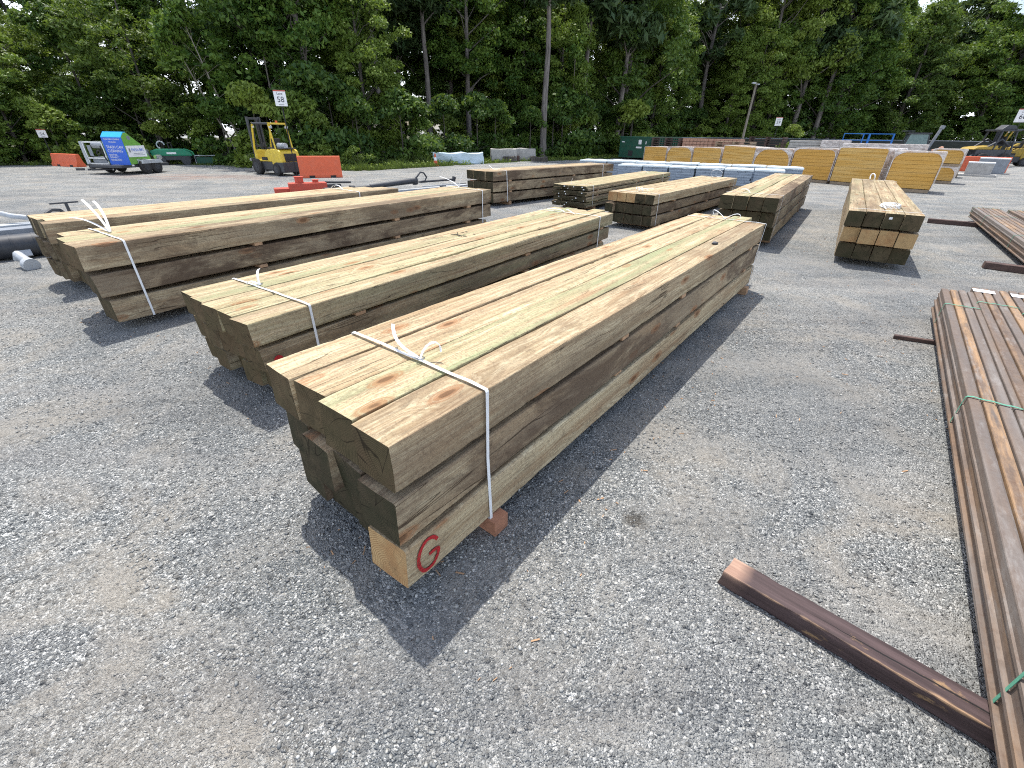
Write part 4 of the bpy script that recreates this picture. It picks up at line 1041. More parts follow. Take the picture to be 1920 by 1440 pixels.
forklift('yellow forklift with a black mast parked beside the orange barrier', (-9.75, 19.75, 0), R(150), .84)
forklift('old yellow and black forklift facing left near the barrier at the right edge', (34.2, 34.4, 0), R(150), 1.02, MYELLOW, False)
t = thing('front_loader', 'black and yellow loader with a roll cage at the edge of the yard', 'loader', (31.6, 33.4, 0), R(175)); 
b = MB(); b.box((0, 0, .75), (2.2, 1.3, .5)); b.build('body', DARKST, t, .05)
b = MB(); b.prism([(-.2, 1.0), (-.15, 1.25), (1.1, 1.12), (1.25, 1.0)], 'y', -.6, .6); b.build('hood', MYELLOW, t, .04)
b = MB(); b.box((.35, -.66, .85), (.8, .04, .3)); b.box((-.6, 0, .55), (1.5, 1.34, .35)); b.build('engine_bay', DARKST, t, .02)
for sx_ in (-1.0, .1):
    for sy in (-.6, .6):
        b = MB(); b.tube([(sx_, sy, 1.0), (sx_ * .8 - .1, sy * .9, 2.05)], .05, 8); b.build('cab_post', DARKST, t)
b = MB(); b.box((-.45, 0, 2.1), (1.3, 1.2, .09)); b.prism([(-1.1, 2.15), (-.9, 2.38), (-.4, 2.42), (-.1, 2.15)], 'y', -.3, .3); b.build('roof', DARKST, t, .04)
b = MB(); b.box((-.45, 0, 1.25), (.5, .5, .12)); b.box((-.70, 0, 1.52), (.12, .5, .5)); b.build('seat', BLACKM, t, .04)
b = MB(); b.tube([(-.9, .5, 1.2), (-.2, .55, 1.6), (1.2, .5, .6), (1.5, .45, .3)], .07, 8); b.tube([(-.9, -.5, 1.2), (-.2, -.55, 1.6), (1.2, -.5, .6), (1.5, -.45, .3)], .07, 8); b.build('lift_arm', DARKST, t)
b = MB(); b.prism([(1.4, .05), (1.35, .55), (1.45, .6), (1.6, .15), (2.1, .05)], 'y', -.75, .75); b.build('bucket', DARKST, t)
for sx_ in (-.7, .65):
    for sy in (-.72, .72): wheel(t, (sx_, sy, .40), (0, 1, 0), .40, .26, .5, WHITEP)
t = thing('yellow_machine', 'low yellow machine cut by the edge of the picture beside the loader', 'machine', (38.4, 37.6, 0), R(140))
b = MB(); b.box((0, 0, .85), (2.0, 1.2, .45)); b.prism([(-1, 1.05), (-.8, 1.35), (.5, 1.35), (.9, 1.05)], 'y', -.5, .5); b.build('body', MYELLOW, t, .06)
for sx_ in (-.6, .6):
    for sy in (-.62, .62): wheel(t, (sx_, sy, .36), (0, 1, 0), .36, .24, .5, DARKST)

# ------------------------------------------------------------------ dark cab with upright boom
t = thing('compact_loader', 'dark grey cab with large windows and an upright boom behind the brick pallets', 'loader', (28.9, 36.2, 0), R(-25)); t.scale = (.85, .85, .84)
b = MB(); b.box((0, 0, .75), (2.3, 1.3, .7)); b.build('body', DARKST, t, .05)
b = MB()
for (x_, y_) in ((-.85, -.5), (.75, -.5), (.75, .5), (-.85, .5)): b.tube([(x_ * 1.08, y_ * 1.05, 1.1), (x_ * .8, y_ * .95, 2.22)], .055, 8)
b.box((-.02, 0, 2.25), (1.55, 1.15, .12)); b.box((-.75, .1, 2.42), (.8, .5, .07)); b.build('cab_frame', DARKST, t, .01)
b = MB(); b.prism([(-.85, 1.12), (.78, 1.12), (.62, 2.2), (-.68, 2.2)], 'y', -.5, -.49); b.box((.0, .48, 1.65), (1.4, .01, 1.0)); b.build('window', GLASS, t)
b = MB(); b.box((1.15, .1, 1.7), (.16, .3, 2.2), ry=.22); b.box((1.4, .1, 2.72), (.25, .4, .25), ry=.2); b.build('boom', GREYP, t, .02)
for sx_ in (-.75, .75):
    for sy in (-.7, .7): wheel(t, (sx_, sy, .38), (0, 1, 0), .38, .26, .5, DARKST)

# ------------------------------------------------------------------ blue guard rails of a lift platform
t = thing('lift_platform', 'blue guard rails of a work platform rising behind the insulation stacks', 'lift platform', (23.1, 33.0, -.0), R(-33)); t.scale = (.86, .9, .80)
b = MB()
for x_ in (-1.55, -.30, .05, .10, 1.55):
    for y_ in (-.4, .4): b.box((x_, y_, 1.78), (.05, .05, 1.0))
for z_ in (1.80, 2.26):
    for y_ in (-.4, .4): b.box((0, y_, z_), (3.15, .045, .05))
b.box((-1.55, 0, 2.26), (.045, .8, .05)); b.box((1.55, 0, 2.26), (.045, .8, .05)); b.build('guard_rail', BLUERAIL, t, .004)
b = MB(); b.box((0, 0, 1.30), (3.2, .9, .14)); b.build('deck', BLUERAIL, t, .01)
b = MB()
for k_ in range(2):
    b.box((0, -.3, .55 + k_ * .42), (2.2, .06, .08), ry=.33); b.box((0, .3, .55 + k_ * .42), (2.2, .06, .08), ry=-.33)
b.build('scissor_arm', DARKST, t)
b = MB(); b.box((0, 0, .32), (2.8, .85, .3)); b.build('base', BLUERAIL, t, .02)
for sx_ in (-1.0, 1.0):
    for sy in (-.42, .42): wheel(t, (sx_, sy, .2), (0, 1, 0), .2, .14, .5)

# ------------------------------------------------------------------ bin wash trailer
t = thing('wash_trailer', 'bin washing trailer with a blue front panel and a green and white side', 'trailer', (-14.85, 18.75, 0), 0); t.scale = (.9, .82, .88)
# local frame: +x across the front panel to the left, +y to the rear; built with explicit axes
ang = R(81); t.rotation_euler = (0, 0, ang - math.pi / 2)
# +x = side with the wheels shown (viewer's right), +y = rear
b = MB(); b.box((-.75, .75, .33), (1.55, 2.6, .10)); b.build('chassis', DARKST, t, .01)
b = MB(); b.prism([(.0, .40), (.0, 1.45), (.18, 1.62), (.30, 1.62), (.80, 1.22), (.85, 1.2), (1.25, .40)], 'x', -.98, .0); b.build('wash_housing', GREENP, t)
b = MB(); b.box((-.49, -.012, .86), (.99, .02, 1.14)); b.build('front_panel', BLUEP, t)
b = MB(); b.prism([(-.02, 1.43), (-.02, 1.455), (.17, 1.645), (.30, 1.645), (.30, 1.62), (.18, 1.62)], 'x', -.98, .0); b.build('top_flap', CYANP, t)
b = MB(); b.box((.012, .52, .90), (.02, .96, .44)); b.build('white_panel', WHITEP, t)
rx = (R(90), 0, 0)
for s_, z_, sz, xs_ in (('TRASH CAN CLEANING', 1.36, .082, .88), ('973.250.8811', 1.25, .075, .9)):
    text(s_, sz, WHITEP, t, (-.49, -.025, z_), rx, bold=.003, xs=xs_)
for s_, z_, sz in (('TRASH CAN', 1.06, .15), ('CLEANING', .91, .15), ('SANITIZE', .76, .095), ('DISINFECT', .66, .095), ('DEODORIZE', .56, .095), ('www.fresh-bin.com', .38, .05)):
    text(s_, sz, WHITEP, t, (-.88, -.025, z_), rx, align='LEFT', bold=.004 if sz > .1 else .002)
ry_ = (R(90), 0, R(90))
text('FRESH-BIN', .15, BLUEP, t, (.026, .58, .95), ry_, bold=.003, xs=.9)
b = MB(); b.box((.024, .58, .82), (.004, .5, .02)); b.box((.024, .58, .76), (.004, .62, .015)); b.build('small_print', GREYP, t)
text('973.250.8811', .10, WHITEP, t, (.026, .62, .56), ry_, bold=.002)
b = MB(); b.box((.024, .17, .94), (.004, .08, .16)); b.cyl((.0, .35, 1.42), (.006, .35, 1.42), .085, 16); b.build('emblem', GREYP, t)
# open machinery left of the panel
b = MB()
for x_ in (-2.0, -1.05):
    b.box((x_, -.02, .80), (.05, .05, .95)); b.box((x_, 1.2, .80), (.05, .05, .95))
for z_ in (1.24, .62, .40):
    b.box((-1.52, -.02, z_), (1.0, .05, .05)); b.box((-2.0, .6, z_), (.05, 1.2, .05)); b.box((-1.52, 1.2, z_), (1.0, .05, .05))
b.build('machine_frame', CHROME, t)
b = MB(); b.cyl((-1.9, .35, 1.12), (-1.05, .35, 1.12), .13, 20); b.build('water_tank', LGREY, t, 0, True)
b = MB(); b.box((-1.55, .4, .52), (.8, .6, .28)); b.box((-1.8, .02, .9), (.18, .03, .42)); b.build('pump_case', GREYP, t, .02)
b = MB(); b.tube([(-1.35, .02, .95), (-1.3, 0, .8), (-1.42, 0, .72), (-1.5, 0, .82), (-1.42, .02, .93)], .035, 8); b.tube([(-1.2, .0, 1.1), (-1.15, -.05, .7), (-1.05, -.05, .5)], .025, 8); b.build('hose', BLACKM, t, 0, True)
b = MB(); b.prism([(-.05, .36), (-.05, 1.26), (-.02, 1.26), (-.02, .36)], 'x', -2.16, -2.04); b.build('side_sheet', LGREY, t)
b = MB(); b.box((-1.45, -.05, .30), (1.2, .18, .16)); b.build('tool_box', BLACKM, t, .02)
b = MB(); b.box((-1.75, -.32, .20), (.08, .8, .07), rz=.55); b.box((-1.15, -.30, .20), (.08, .9, .07), rz=-.6); b.box((-2.0, -.62, .20), (.3, .10, .09), rz=.6); b.build('drawbar', DARKST, t, .005)
b = MB(); b.prism([(.35, .42), (.42, .56), (1.42, .56), (1.5, .42)], 'x', .01, .26); b.build('mudguard', LGREY, t)
b = MB(); b.cyl((.12, 1.30, .64), (.12, 1.6, .64), .09, 14); b.build('motor', CHROME, t, 0, True)
b = MB(); b.box((.03, .05, .36), (.03, .10, .06)); b.build('side_lamp', WHITEP, t)
b = MB(); b.box((-.95, -.07, .22), (.10, .01, .13)); b.build('number_plate', WHITEP, t)
for y_ in (.58, 1.16):
    for x_ in (.13, -1.75): wheel(t, (x_, y_, .29), (1, 0, 0), .29, .17, .5, DARKST)

# ------------------------------------------------------------------ green roller, grey cabinet
t = thing('green_roller', 'green and black ride-on roller parked in the shade of the wood', 'roller', (-17.0, 24.4, 0), R(22))
b = MB(); b.prism([(-.85, .40), (-.88, .62), (-.6, .70), (.5, .70), (.78, .58), (.85, .40)], 'y', -.35, .35); b.build('hood', MGREEN, t, .04)
b = MB(); b.box((0, 0, .32), (1.5, .6, .22)); b.build('chassis', DARKST, t, .02)
for x_ in (-.52, .52):
    b = MB(); b.cyl((x_, -.36, .20), (x_, .36, .20), .20, 22); b.build('drum', DARKST, t, 0, True)
b = MB(); b.tube([(-.05, -.3, .5), (-.05, -.3, .95), (-.05, .3, .95), (-.05, .3, .5)], .03, 8); b.build('roll_bar', BLACKM, t)
b = MB(); b.tube([(-.42 + .16 * math.cos(a), 0, .86 + .16 * math.sin(a)) for a in [i * math.pi / 8 for i in range(12)]], .03, 8); b.build('steering_wheel', LGREY, t)
b = MB(); b.box((0, -.36, .52), (.4, .01, .08)); b.build('name_strip', WHITEP, t)
t = thing('grey_cabinet', 'grey metal cabinet standing between the wash trailer and the green roller', 'cabinet', (-17.9, 23.5, 0), R(30))
b = MB(); b.box((0, 0, .35), (.55, .5, .66)); b.build('case', GREYP, t, .02)
b = MB(); b.box((0, -.255, .42), (.3, .01, .3)); b.build('vent_panel', DARKST, t)
t = thing('small_generator', 'small green-grey generator in weeds beside the green roller', 'generator', (-15.7, 24.9, 0), R(25))
b = MB(); b.box((0, 0, .18), (.9, .4, .3)); b.build('case', DGREEN, t, .03)
b = MB(); b.tube([(-.5, -.2, .05), (-.5, -.2, .4), (.5, -.2, .4), (.5, -.2, .05)], .02, 6); b.tube([(-.5, .2, .05), (-.5, .2, .4), (.5, .2, .4), (.5, .2, .05)], .02, 6); b.build('tube_frame', LGREY, t)

# ------------------------------------------------------------------ tarp, concrete blocks
def rough_block(name, label, cat, p, d, rz, mat, seed, group=None, amp=.06, sub=7):
    bm = bmesh.new(); bmesh.ops.create_cube(bm, size=1)
    bmesh.ops.subdivide_edges(bm, edges=bm.edges[:], cuts=sub, use_grid_fill=True)
    for v in bm.verts:
        q = Vector((v.co.x * d[0], v.co.y * d[1], (v.co.z + .5) * d[2]))
        n_ = Vector((mnoise.noise(q * 1.6 + Vector((seed, 0, 0))), mnoise.noise(q * 1.6 + Vector((0, seed, 9))), mnoise.noise(q * 1.6 + Vector((4, 0, seed)))))
        n2 = Vector((mnoise.noise(q * 6 + Vector((seed, 0, 0))), mnoise.noise(q * 6 + Vector((0, seed, 9))), mnoise.noise(q * 6 + Vector((4, 0, seed)))))
        if v.co.z > -.45: q += n_ * amp * 2 + n2 * amp * .4
        v.co = q
    me = bpy.data.meshes.new(name); bm.to_mesh(me); bm.free(); me.materials.append(mat)
    o = bpy.data.objects.new(name, me); COL.objects.link(o); o.location = p; o.rotation_euler = (0, 0, rz); return tag(o, label, cat, group)
rough_block('tarp_bundle', 'long low load wrapped in pale blue sheeting beside the traffic cone', 'wrapped load', (-3.35, 28.2, 0), (2.9, 1.0, .56), R(22), TARP, 3, amp=.05)
rough_block('concrete_block', 'large pale concrete block directly behind the pale blue wrapped load', 'concrete block', (-.75, 31.2, 0), (1.6, .7, .70), R(10), CONC, 5, 'old concrete blocks by the wood', .02)
rough_block('concrete_block', 'weathered concrete block farthest from the pale blue wrapped load', 'concrete block', (.72, 32.2, 0), (1.1, .7, .72), R(5), CONC, 8, 'old concrete blocks by the wood', .025)
rough_block('concrete_block', 'small square concrete block wedged between the two large ones', 'concrete block', (.03, 31.8, .30), (.34, .6, .42), R(5), CONC, 11, 'old concrete blocks by the wood', .015)
rough_block('stone_lump', 'brown broken slab lying at the foot of the concrete blocks', 'stone', (-.35, 30.9, 0), (.75, .4, .28), R(-12), BARK, 13, 'broken slabs by the wood')
rough_block('stone_lump', 'dark flat slab at the end of the row of concrete blocks', 'stone', (1.55, 31.6, 0), (1.1, .5, .26), R(-8), BARK, 17, 'broken slabs by the wood')
rough_block('rotten_box', 'reddish brown broken crate between the concrete blocks', 'crate', (.02, 31.35, 0), (.5, .3, .33), R(4), REDP if False else DARKWOOD, 19, None, .02)

# ------------------------------------------------------------------ dumpster
t = thing('dumpster', 'dark green roll-off dumpster with ribbed sides by the wood', 'dumpster', (7.7, 36.6, 0), R(-38))
b = MB(); b.box((1.12, 0, .76), (2.26, .06, 1.28)); b.build('end_wall', DGREEN, t, .01)
b = MB(); b.box((.03, 3.0, .76), (.06, 6.0, 1.28)); b.box((2.23, 3.0, .76), (.06, 6.0, 1.28)); b.box((1.12, 6.0, .76), (2.26, .06, 1.28)); b.box((1.12, 3, .16), (2.2, 5.9, .06)); b.build('side_wall', DGREEN, t)
b = MB()
for k_ in range(13): b.box((2.30, .2 + k_ * .46, .74), (.09, .10, 1.2)); b.box((-.04, .2 + k_ * .46, .74), (.09, .10, 1.2))
b.build('rib', DGREEN, t, .006)
b = MB(); b.box((1.12, -.02, 1.42), (2.36, .12, .08)); b.box((2.27, 3, 1.42), (.12, 6.0, .08)); b.box((-.02, 3, 1.42), (.12, 6.0, .08)); b.build('top_rail', DGREEN, t, .01)
b = MB(); b.box((.9, -.04, .40), (.34, .03, .34)); b.build('dark_opening', BLACKM, t)
b = MB(); b.box((1.55, -.035, 1.12), (.22, .01, .28)); b.box((1.5, -.035, .78), (.42, .01, .10)); b.box((.25, -.035, 1.12), (.2, .01, .07)); b.box((2.0, -.035, 1.08), (.06, .01, .18)); b.build('sticker', WHITEP, t)
for x_ in (.35, 1.9):
    b = MB(); b.cyl((x_ - .1, .2, .09), (x_ + .1, .2, .09), .09, 12); b.build('roller_wheel', DARKST, t)

# ------------------------------------------------------------------ insulation stacks
def insulation(label, p, rz, W, H, D, orange, arch, seed, film=True):
    t = thing('insulation_stack', label, 'insulation stack', p, rz, 'film wrapped stacks of yellow insulation board')
    e = .03
    rr = random.Random(seed)
    # foam: rounded slab pile (x across, y depth)
    def arch_pts(w_, z0, z1, rad_, n=6, bot=.03):
        rad_ = min(rad_, (z1 - z0) * .75, w_ * .5)
        P = [(-w_ / 2, z0 + bot)]
        for k_ in range(n + 1): a = math.pi - k_ * math.pi / 2 / n; P.append((-w_ / 2 + rad_ + rad_ * math.cos(a), z1 - rad_ + rad_ * math.sin(a)))
        for k_ in range(n + 1): a = math.pi / 2 - k_ * math.pi / 2 / n; P.append((w_ / 2 - rad_ + rad_ * math.cos(a), z1 - rad_ + rad_ * math.sin(a)))
        P.append((w_ / 2, z0 + bot)); return P
    b = MB(); n_l = 9; hz = (H - .14) / n_l
    for k_ in range(n_l):
        dx = rr.uniform(-.008, .008); b.box((dx, D / 2, .12 + hz * (k_ + .5)), (W - .05 + rr.uniform(-.01, .01), D - .05, hz - .004))
    o = b.build('foam_boards', FOAM, t, .006); o.color = (orange, 0, 0, 1)
    b = MB(); b.box((0, D / 2, .055), (W - .08, D - .08, .10)); b.build('pallet', BLACKM if not film else CARDW, t)
    # film: outer shell with an arched opening on the front
    A = arch_pts(W - .03 if arch < .5 else W - .10, .12, H - (.01 if arch < .2 else .035), arch, 7)
    O = arch_pts(W + .012, .10, H + .008, .05, 7, 0)
    vs = [(x_, -.004 + (.006 if film else 0), z_) for x_, z_ in A] + [(x_, .002, z_) for x_, z_ in O] + [(x_, D + .01, z_) for x_, z_ in O]
    n = len(A); fs = []
    for i in range(n - 1): fs.append((i, i + 1, n + i + 1, n + i)); fs.append((n + i, n + i + 1, 2 * n + i + 1, 2 * n + i))
    b = MB(); b.add(vs, fs); o2 = b.build('stretch_film', FILM, t)
    return t
row_a, row_b = Vector((7.25, 27.9, 0)), Vector((13.1, 17.35, 0))
specs = [('plain square face, next to the green dumpster', 1.02, .5, .04), ('pale arched face, second from the green dumpster', 1.06, .15, .42), ('pale squarish face, third from the green dumpster', 1.08, .2, .14),
         ('tall striped tilted face behind the slab pallets', 1.18, .15, .08), ('deep orange arched face, under loose shiny film', 1.14, .85, .52), ('broad orange face, just past the slab pallets', 1.20, .95, .24),
         ('broad pale tan striped face, behind the end-on timber stack', 1.27, .1, .10)]
dv = (row_b - row_a) / 7; dirv = dv.normalized()
rz = math.atan2(dirv.y, dirv.x)
for i, (d_, h_, o_, a_) in enumerate(specs):
    c = row_a + dv * (i + .5)
    t = insulation('yellow insulation stack with a ' + d_, c, rz, dv.length - .05, h_, 1.25, o_, a_, i + 5)
    if i == 3: t.rotation_euler = (R(0), R(2), rz)
insulation('orange insulation stack in thick clear film, standing forward of the row', (13.28, 16.25, 0), R(-42), 1.30, 1.22, 1.15, .75, .30, 44)
insulation('pale insulation bale stacked on another, at the end of the row', (17.25, 19.75, .62), R(-45), 1.0, .62, 1.0, .15, .2, 51)
insulation('pale rounded insulation bale carrying another, at the end of the row', (17.25, 19.75, 0), R(-45), .95, .62, 1.0, .25, .28, 52)

# ------------------------------------------------------------------ slab pallets
def pallet_slabs(label, p, rz, W, D, H, seed):
    t = thing('slab_pallet', label, 'slab pallet', p, rz, 'pallets of grey-blue slabs under pale film')
    rr = random.Random(seed); b = MB(); n = 6; hz = (H - .10) / n
    for k_ in range(n):
        xx = -W / 2 + .01
        while xx < W / 2 - .05:
            wd = min(rr.uniform(.25, .5), W / 2 - .01 - xx); b.box((xx + wd / 2, D / 2 + rr.uniform(-.006, .006), .09 + hz * (k_ + .5)), (wd - .006, D - .02, hz - .006)); xx += wd
    b.build('slabs', PAVER, t)
    b = MB(); b.box((0, D / 2, .045), (W - .04, D - .04, .085)); b.build('pallet', CARDW, t)
    b = MB(); m_ = 10; vs = []; fs = []
    for j in range(m_ + 1):
        for i in range(m_ + 1):
            x_, y_ = -W / 2 - .004 + (W + .008) * i / m_, -.006 + (D + .012) * j / m_
            edge = (i in (0, m_)) or (j in (0, m_))
            vs.append((x_, y_, H + .012 * mnoise.noise(Vector((x_ * 4, y_ * 4, seed))) + (.0 if edge else .012)))
    for j in range(m_):
        for i in range(m_): a_ = j * (m_ + 1) + i; fs.append((a_, a_ + 1, a_ + m_ + 2, a_ + m_ + 1))
    b.add(vs, fs)
    per = [(-W / 2 - .005, -.008), (W / 2 + .005, -.008), (W / 2 + .005, D + .008), (-W / 2 - .005, D + .008)]
    for q in range(4):
        a_, c_ = per[q], per[(q + 1) % 4]; n_ = 8
        top = [(a_[0] + (c_[0] - a_[0]) * i / n_, a_[1] + (c_[1] - a_[1]) * i / n_) for i in range(n_ + 1)]
        b.add([(x_, y_, H) for x_, y_ in top] + [(x_, y_, H - .04 - .03 * abs(mnoise.noise(Vector((x_ * 5, y_ * 5, seed))))) for x_, y_ in top], [(i, i + 1, i + n_ + 2, i + n_ + 1) for i in range(n_)])
    b.build('film_cover', FILMTOP, t); return t
fr_px = [(3.95, 18.75), (5.05, 18.05), (6.02, 17.70), (6.92, 17.30), (7.82, 16.85), (8.72, 16.35)]
A_, B_ = Vector((3.9, 18.55, 0)), Vector((8.95, 16.05, 0)); dv = (B_ - A_) / 6; rz = math.atan2(dv.y, dv.x)
wn = ['first, half hidden behind the dark stack standing alone', 'second, behind the far end of the dark stack', 'third, above the thin plank stack', 'fourth, above the curled tape', 'fifth, behind the stack with three fresh ends', 'last, by the stack with rounded black ends']
for i in range(6): pallet_slabs('slab pallet in the front row: ' + wn[i], A_ + dv * (i + .5), rz, dv.length - .04, .95, .60 + .01 * (i % 2), i + 1)
A_, B_ = Vector((2.75, 20.9, 0)), Vector((10.2, 17.15, 0)); dv = (B_ - A_) / 7; 
wn = ['first, poking out left beside the dark stack standing alone', 'second, thinner, beyond the dark stack', 'third, near the plain square insulation stack', 'fourth, below the arched insulation stack', 'fifth, below the tilted insulation stack', 'sixth, below the shiny loose film', 'last, ending by the broad orange insulation']
for i in range(7): pallet_slabs('slab pallet in the back row: ' + wn[i], A_ + dv * (i + .5), rz, dv.length - .04, 1.0, .63 + .012 * (i % 2), i + 21)

# ------------------------------------------------------------------ concrete blocks at the right
def lblock(label, p, rz, d, mat=CONC, base=False, skirt=None):
    t = thing('concrete_block', label, 'concrete block', p, rz, 'grey concrete blocks by the right-hand lane')
    b = MB(); b.box((0, 0, d[2] / 2 + (.08 if base else 0)), d); b.build('block', GREYP if not base else mat, t, .02)
    b = MB(); b.box((0, 0, d[2] + .02 + (.08 if base else 0)), (d[0] * 1.02, d[1] * 1.02, .05)); b.build('cap', WHITEP, t, .01)
    if base: b = MB(); b.box((0, 0, .045), (d[0] * 1.5, d[1] * 1.4, .09)); b.build('base_slab', CONC, t, .01)
    return t
lblock('speckled grey block with a pale top, left of the orange barrier', (20.7, 23.9, 0), R(-42), (1.15, .8, .66))
lblock('speckled grey block with a pale top, in front of the orange barrier', (25.5, 26.2, 0), R(-42), (1.15, .8, .70))
lblock('small block on a wider slab base, standing forward of the others', (22.9, 24.1, 0), R(-42), (.95, .7, .50), CONC, True)
lblock('block mostly hidden behind the speckled block next to the insulation bales', (21.6, 26.4, 0), R(-42), (1.3, .9, .66))

# ------------------------------------------------------------------ pallets of bricks and timber behind the insulation
def goods(label, p, rz, W, D, H, kind, seed):
    t = thing('goods_pallet', label, 'goods pallet', p, rz, 'pallets of goods behind the insulation'); rr = random.Random(seed)
    b = MB()
    for y_ in (.1, D / 2, D - .1): b.box((0, y_, .07), (W, .1, .12))
    b.build('pallet', CARDW, t)
    if kind == 'brick':
        b = MB(); z_ = .14
        while z_ < H - .04:
            x_ = -W / 2
            while x_ < W / 2 - .12:
                b.box((x_ + .11 + rr.uniform(-.01, .01), D / 2 + rr.uniform(-.02, .02), z_ + .075), (.205, D - .05, .14)); x_ += .225
            z_ += .16
        b.build('bricks', BRICKM, t)
    elif kind == 'pallets':
        b = MB(); z_ = .15
        while z_ < H:
            for k_ in range(6): b.box((0, .1 + k_ * (D - .2) / 5, z_ + .10), (W, .1, .02))
            for x_ in (-W / 2 + .08, 0, W / 2 - .08): b.box((x_, D / 2, z_ + .045), (.1, D, .09))
            z_ += .13
        b.build('empty_pallets', CARDW if seed % 2 else DARKWOOD, t)
    elif kind == 'rocks':
        b = MB(); b.box((0, D / 2, .45), (W - .05, D - .05, .66)); b.build('crate', CARDW, t, .01)
        for k_ in range(int(W * 5)):
            bm = bmesh.new(); bmesh.ops.create_icosphere(bm, subdivisions=2, radius=1); sc = rr.uniform(.10, .17)
            me = bpy.data.meshes.new('rock')
            for v in bm.verts: v.co = v.co * sc * (1 + .35 * mnoise.noise(v.co * 1.5 + Vector((k_, seed, 0))))
            bm.to_mesh(me); bm.free(); me.materials.append(BRICKM if k_ % 3 else CONC)
            o = bpy.data.objects.new('rock', me); COL.objects.link(o); o.parent = t; o.location = (-W / 2 + .12 + (W - .24) * k_ / max(1, int(W * 5) - 1), rr.uniform(.1, D * .6), .80 + rr.uniform(0, H - .85))
    else:
        b = MB(); z_ = .16
        while z_ < H:
            b.box((rr.uniform(-.02, .02), D / 2, z_ + .06), (W - .06, D - .06, .11)); z_ += .125
        b.build('goods', CONC if kind == 'stone' else LGREY, t, .01)
        if kind == 'wrapped':
            b = MB(); b.box((0, D / 2, H - .10), (W, D, .36)); b.build('stretch_film', FILM, t, .03)
    return t
G_ = [((9.6, 32.0), 1.9, 1.42, 'pallets', 'grey stack of empty pallets beside the dumpster end'), ((11.2, 31.0), 1.7, 1.44, 'brick', 'pink brick pallet nearest the dumpster'), ((12.7, 30.2), 1.5, 1.45, 'brick', 'pink brick pallet above the arched insulation stack'),
      ((12.3, 28.2), 2.0, 1.28, 'pallets', 'dark stack of empty pallets above the squarish insulation stack'), ((15.2, 30.4), 2.0, 1.48, 'pallets', 'rough grey lumber pile near the leaning lamp pole'), ((16.9, 29.2), 1.7, 1.32, 'stone', 'brown stone pallet above the tilted insulation stack'),
      ((17.9, 28.0), 1.35, 1.36, 'wrapped', 'whitish wrapped pallet above the shiny loose film'), ((18.8, 26.6), 1.8, 1.28, 'stone', 'long grey stone pallet above the broad orange insulation'), ((19.5, 25.5), 1.1, 1.28, 'brick', 'reddish brick pallet beside the blue guard rails'),
      ((16.6, 23.9), 1.6, 1.27, 'wrapped', 'wrapped pallet with white edging in front of the blue guard rails'), ((17.9, 23.0), 1.6, 1.27, 'wrapped', 'wrapped pallet with white edging above the forward insulation stack'), ((19.15, 23.3), 1.3, 1.24, 'rocks', 'crate heaped with reddish rocks before the dark cab'),
      ((20.1, 22.9), 1.1, 1.22, 'rocks', 'crate heaped with reddish rocks above the stacked bales')]
for i, ((x_, y_), W_, H_, k_, l_) in enumerate(G_): goods(l_, (x_, y_, 0), R(-38 if i < 8 else -45), W_, 1.1, H_, k_, i)

# ------------------------------------------------------------------ fence and lamp pole
def fence_mat():
    m = NT('dark_screen_fabric', .9, 0, .1); o = m.obj()
    f = m.noise(m.mapping(o, (1, 1, 3)), 2, 6, .6)
    m.col(m.mix(f, (.018, .022, .02), (.055, .06, .055))); m.nrm(m.bump(f, .6, .05)); return m.m
FENCE = fence_mat()
t = thing('yard_fence', 'long dark screened fence along the foot of the wood', 'fence', (0, 0, 0))
fp = [(13.0, 44.5), (20, 49.5), (30, 53.0), (42, 52.5), (56, 48.5), (72, 40)]
for (a, b_), (c, d) in zip(fp, fp[1:]):
    L = math.hypot(c - a, d - b_); n = int(L / 3)
    bb = MB(); vs = []; fs = []
    for i in range(n * 3 + 1):
        q = i / (n * 3); x_, y_ = a + (c - a) * q, b_ + (d - b_) * q; wv = .05 * mnoise.noise(Vector((x_, y_, 0)) * 1.3)
        vs += [(x_, y_ + wv, .03), (x_, y_ + wv, .8), (x_, y_ + wv, 1.34 + wv * .5)]
    for i in range(n * 3):
        for k_ in range(2): fs.append((i * 3 + k_, i * 3 + 3 + k_, i * 3 + 4 + k_, i * 3 + 1 + k_))
    bb.add(vs, fs); bb.build('screen', FENCE, t)
    bb = MB(); bb.cyl((a, b_ + .08, 1.38), (c, d + .08, 1.38), .03, 8); bb.build('top_rail', GREYP, t)
    for i in range(n + 1):
        q = i / n
        if i == n and (c, d) != fp[-1]: continue
        bb = MB(); bb.cyl((a + (c - a) * q, b_ + (d - b_) * q + .10, 0), (a + (c - a) * q, b_ + (d - b_) * q + .10, 1.45), .035, 8); bb.build('post', GREYP, t)
t = thing('lamp_pole', 'bare pale wooden lamp pole in front of the wood above the insulation stacks', 'lamp pole', (21.1, 46.6, 0), 0); t.scale = (.68, .68, .68)
b = MB(); b.tube([(0, 0, 0), (0, 0, 4), (.06, 0, 8.3)], .17, 12, r1=.12); b.build('pole', PALEBARK, t, 0, True)
b = MB(); b.box((.1, -.3, 8.1), (.25, .8, .12)); b.box((-.4, -.3, 8.25), (.45, .3, .18)); b.build('lamp_head', LGREY, t, .02)
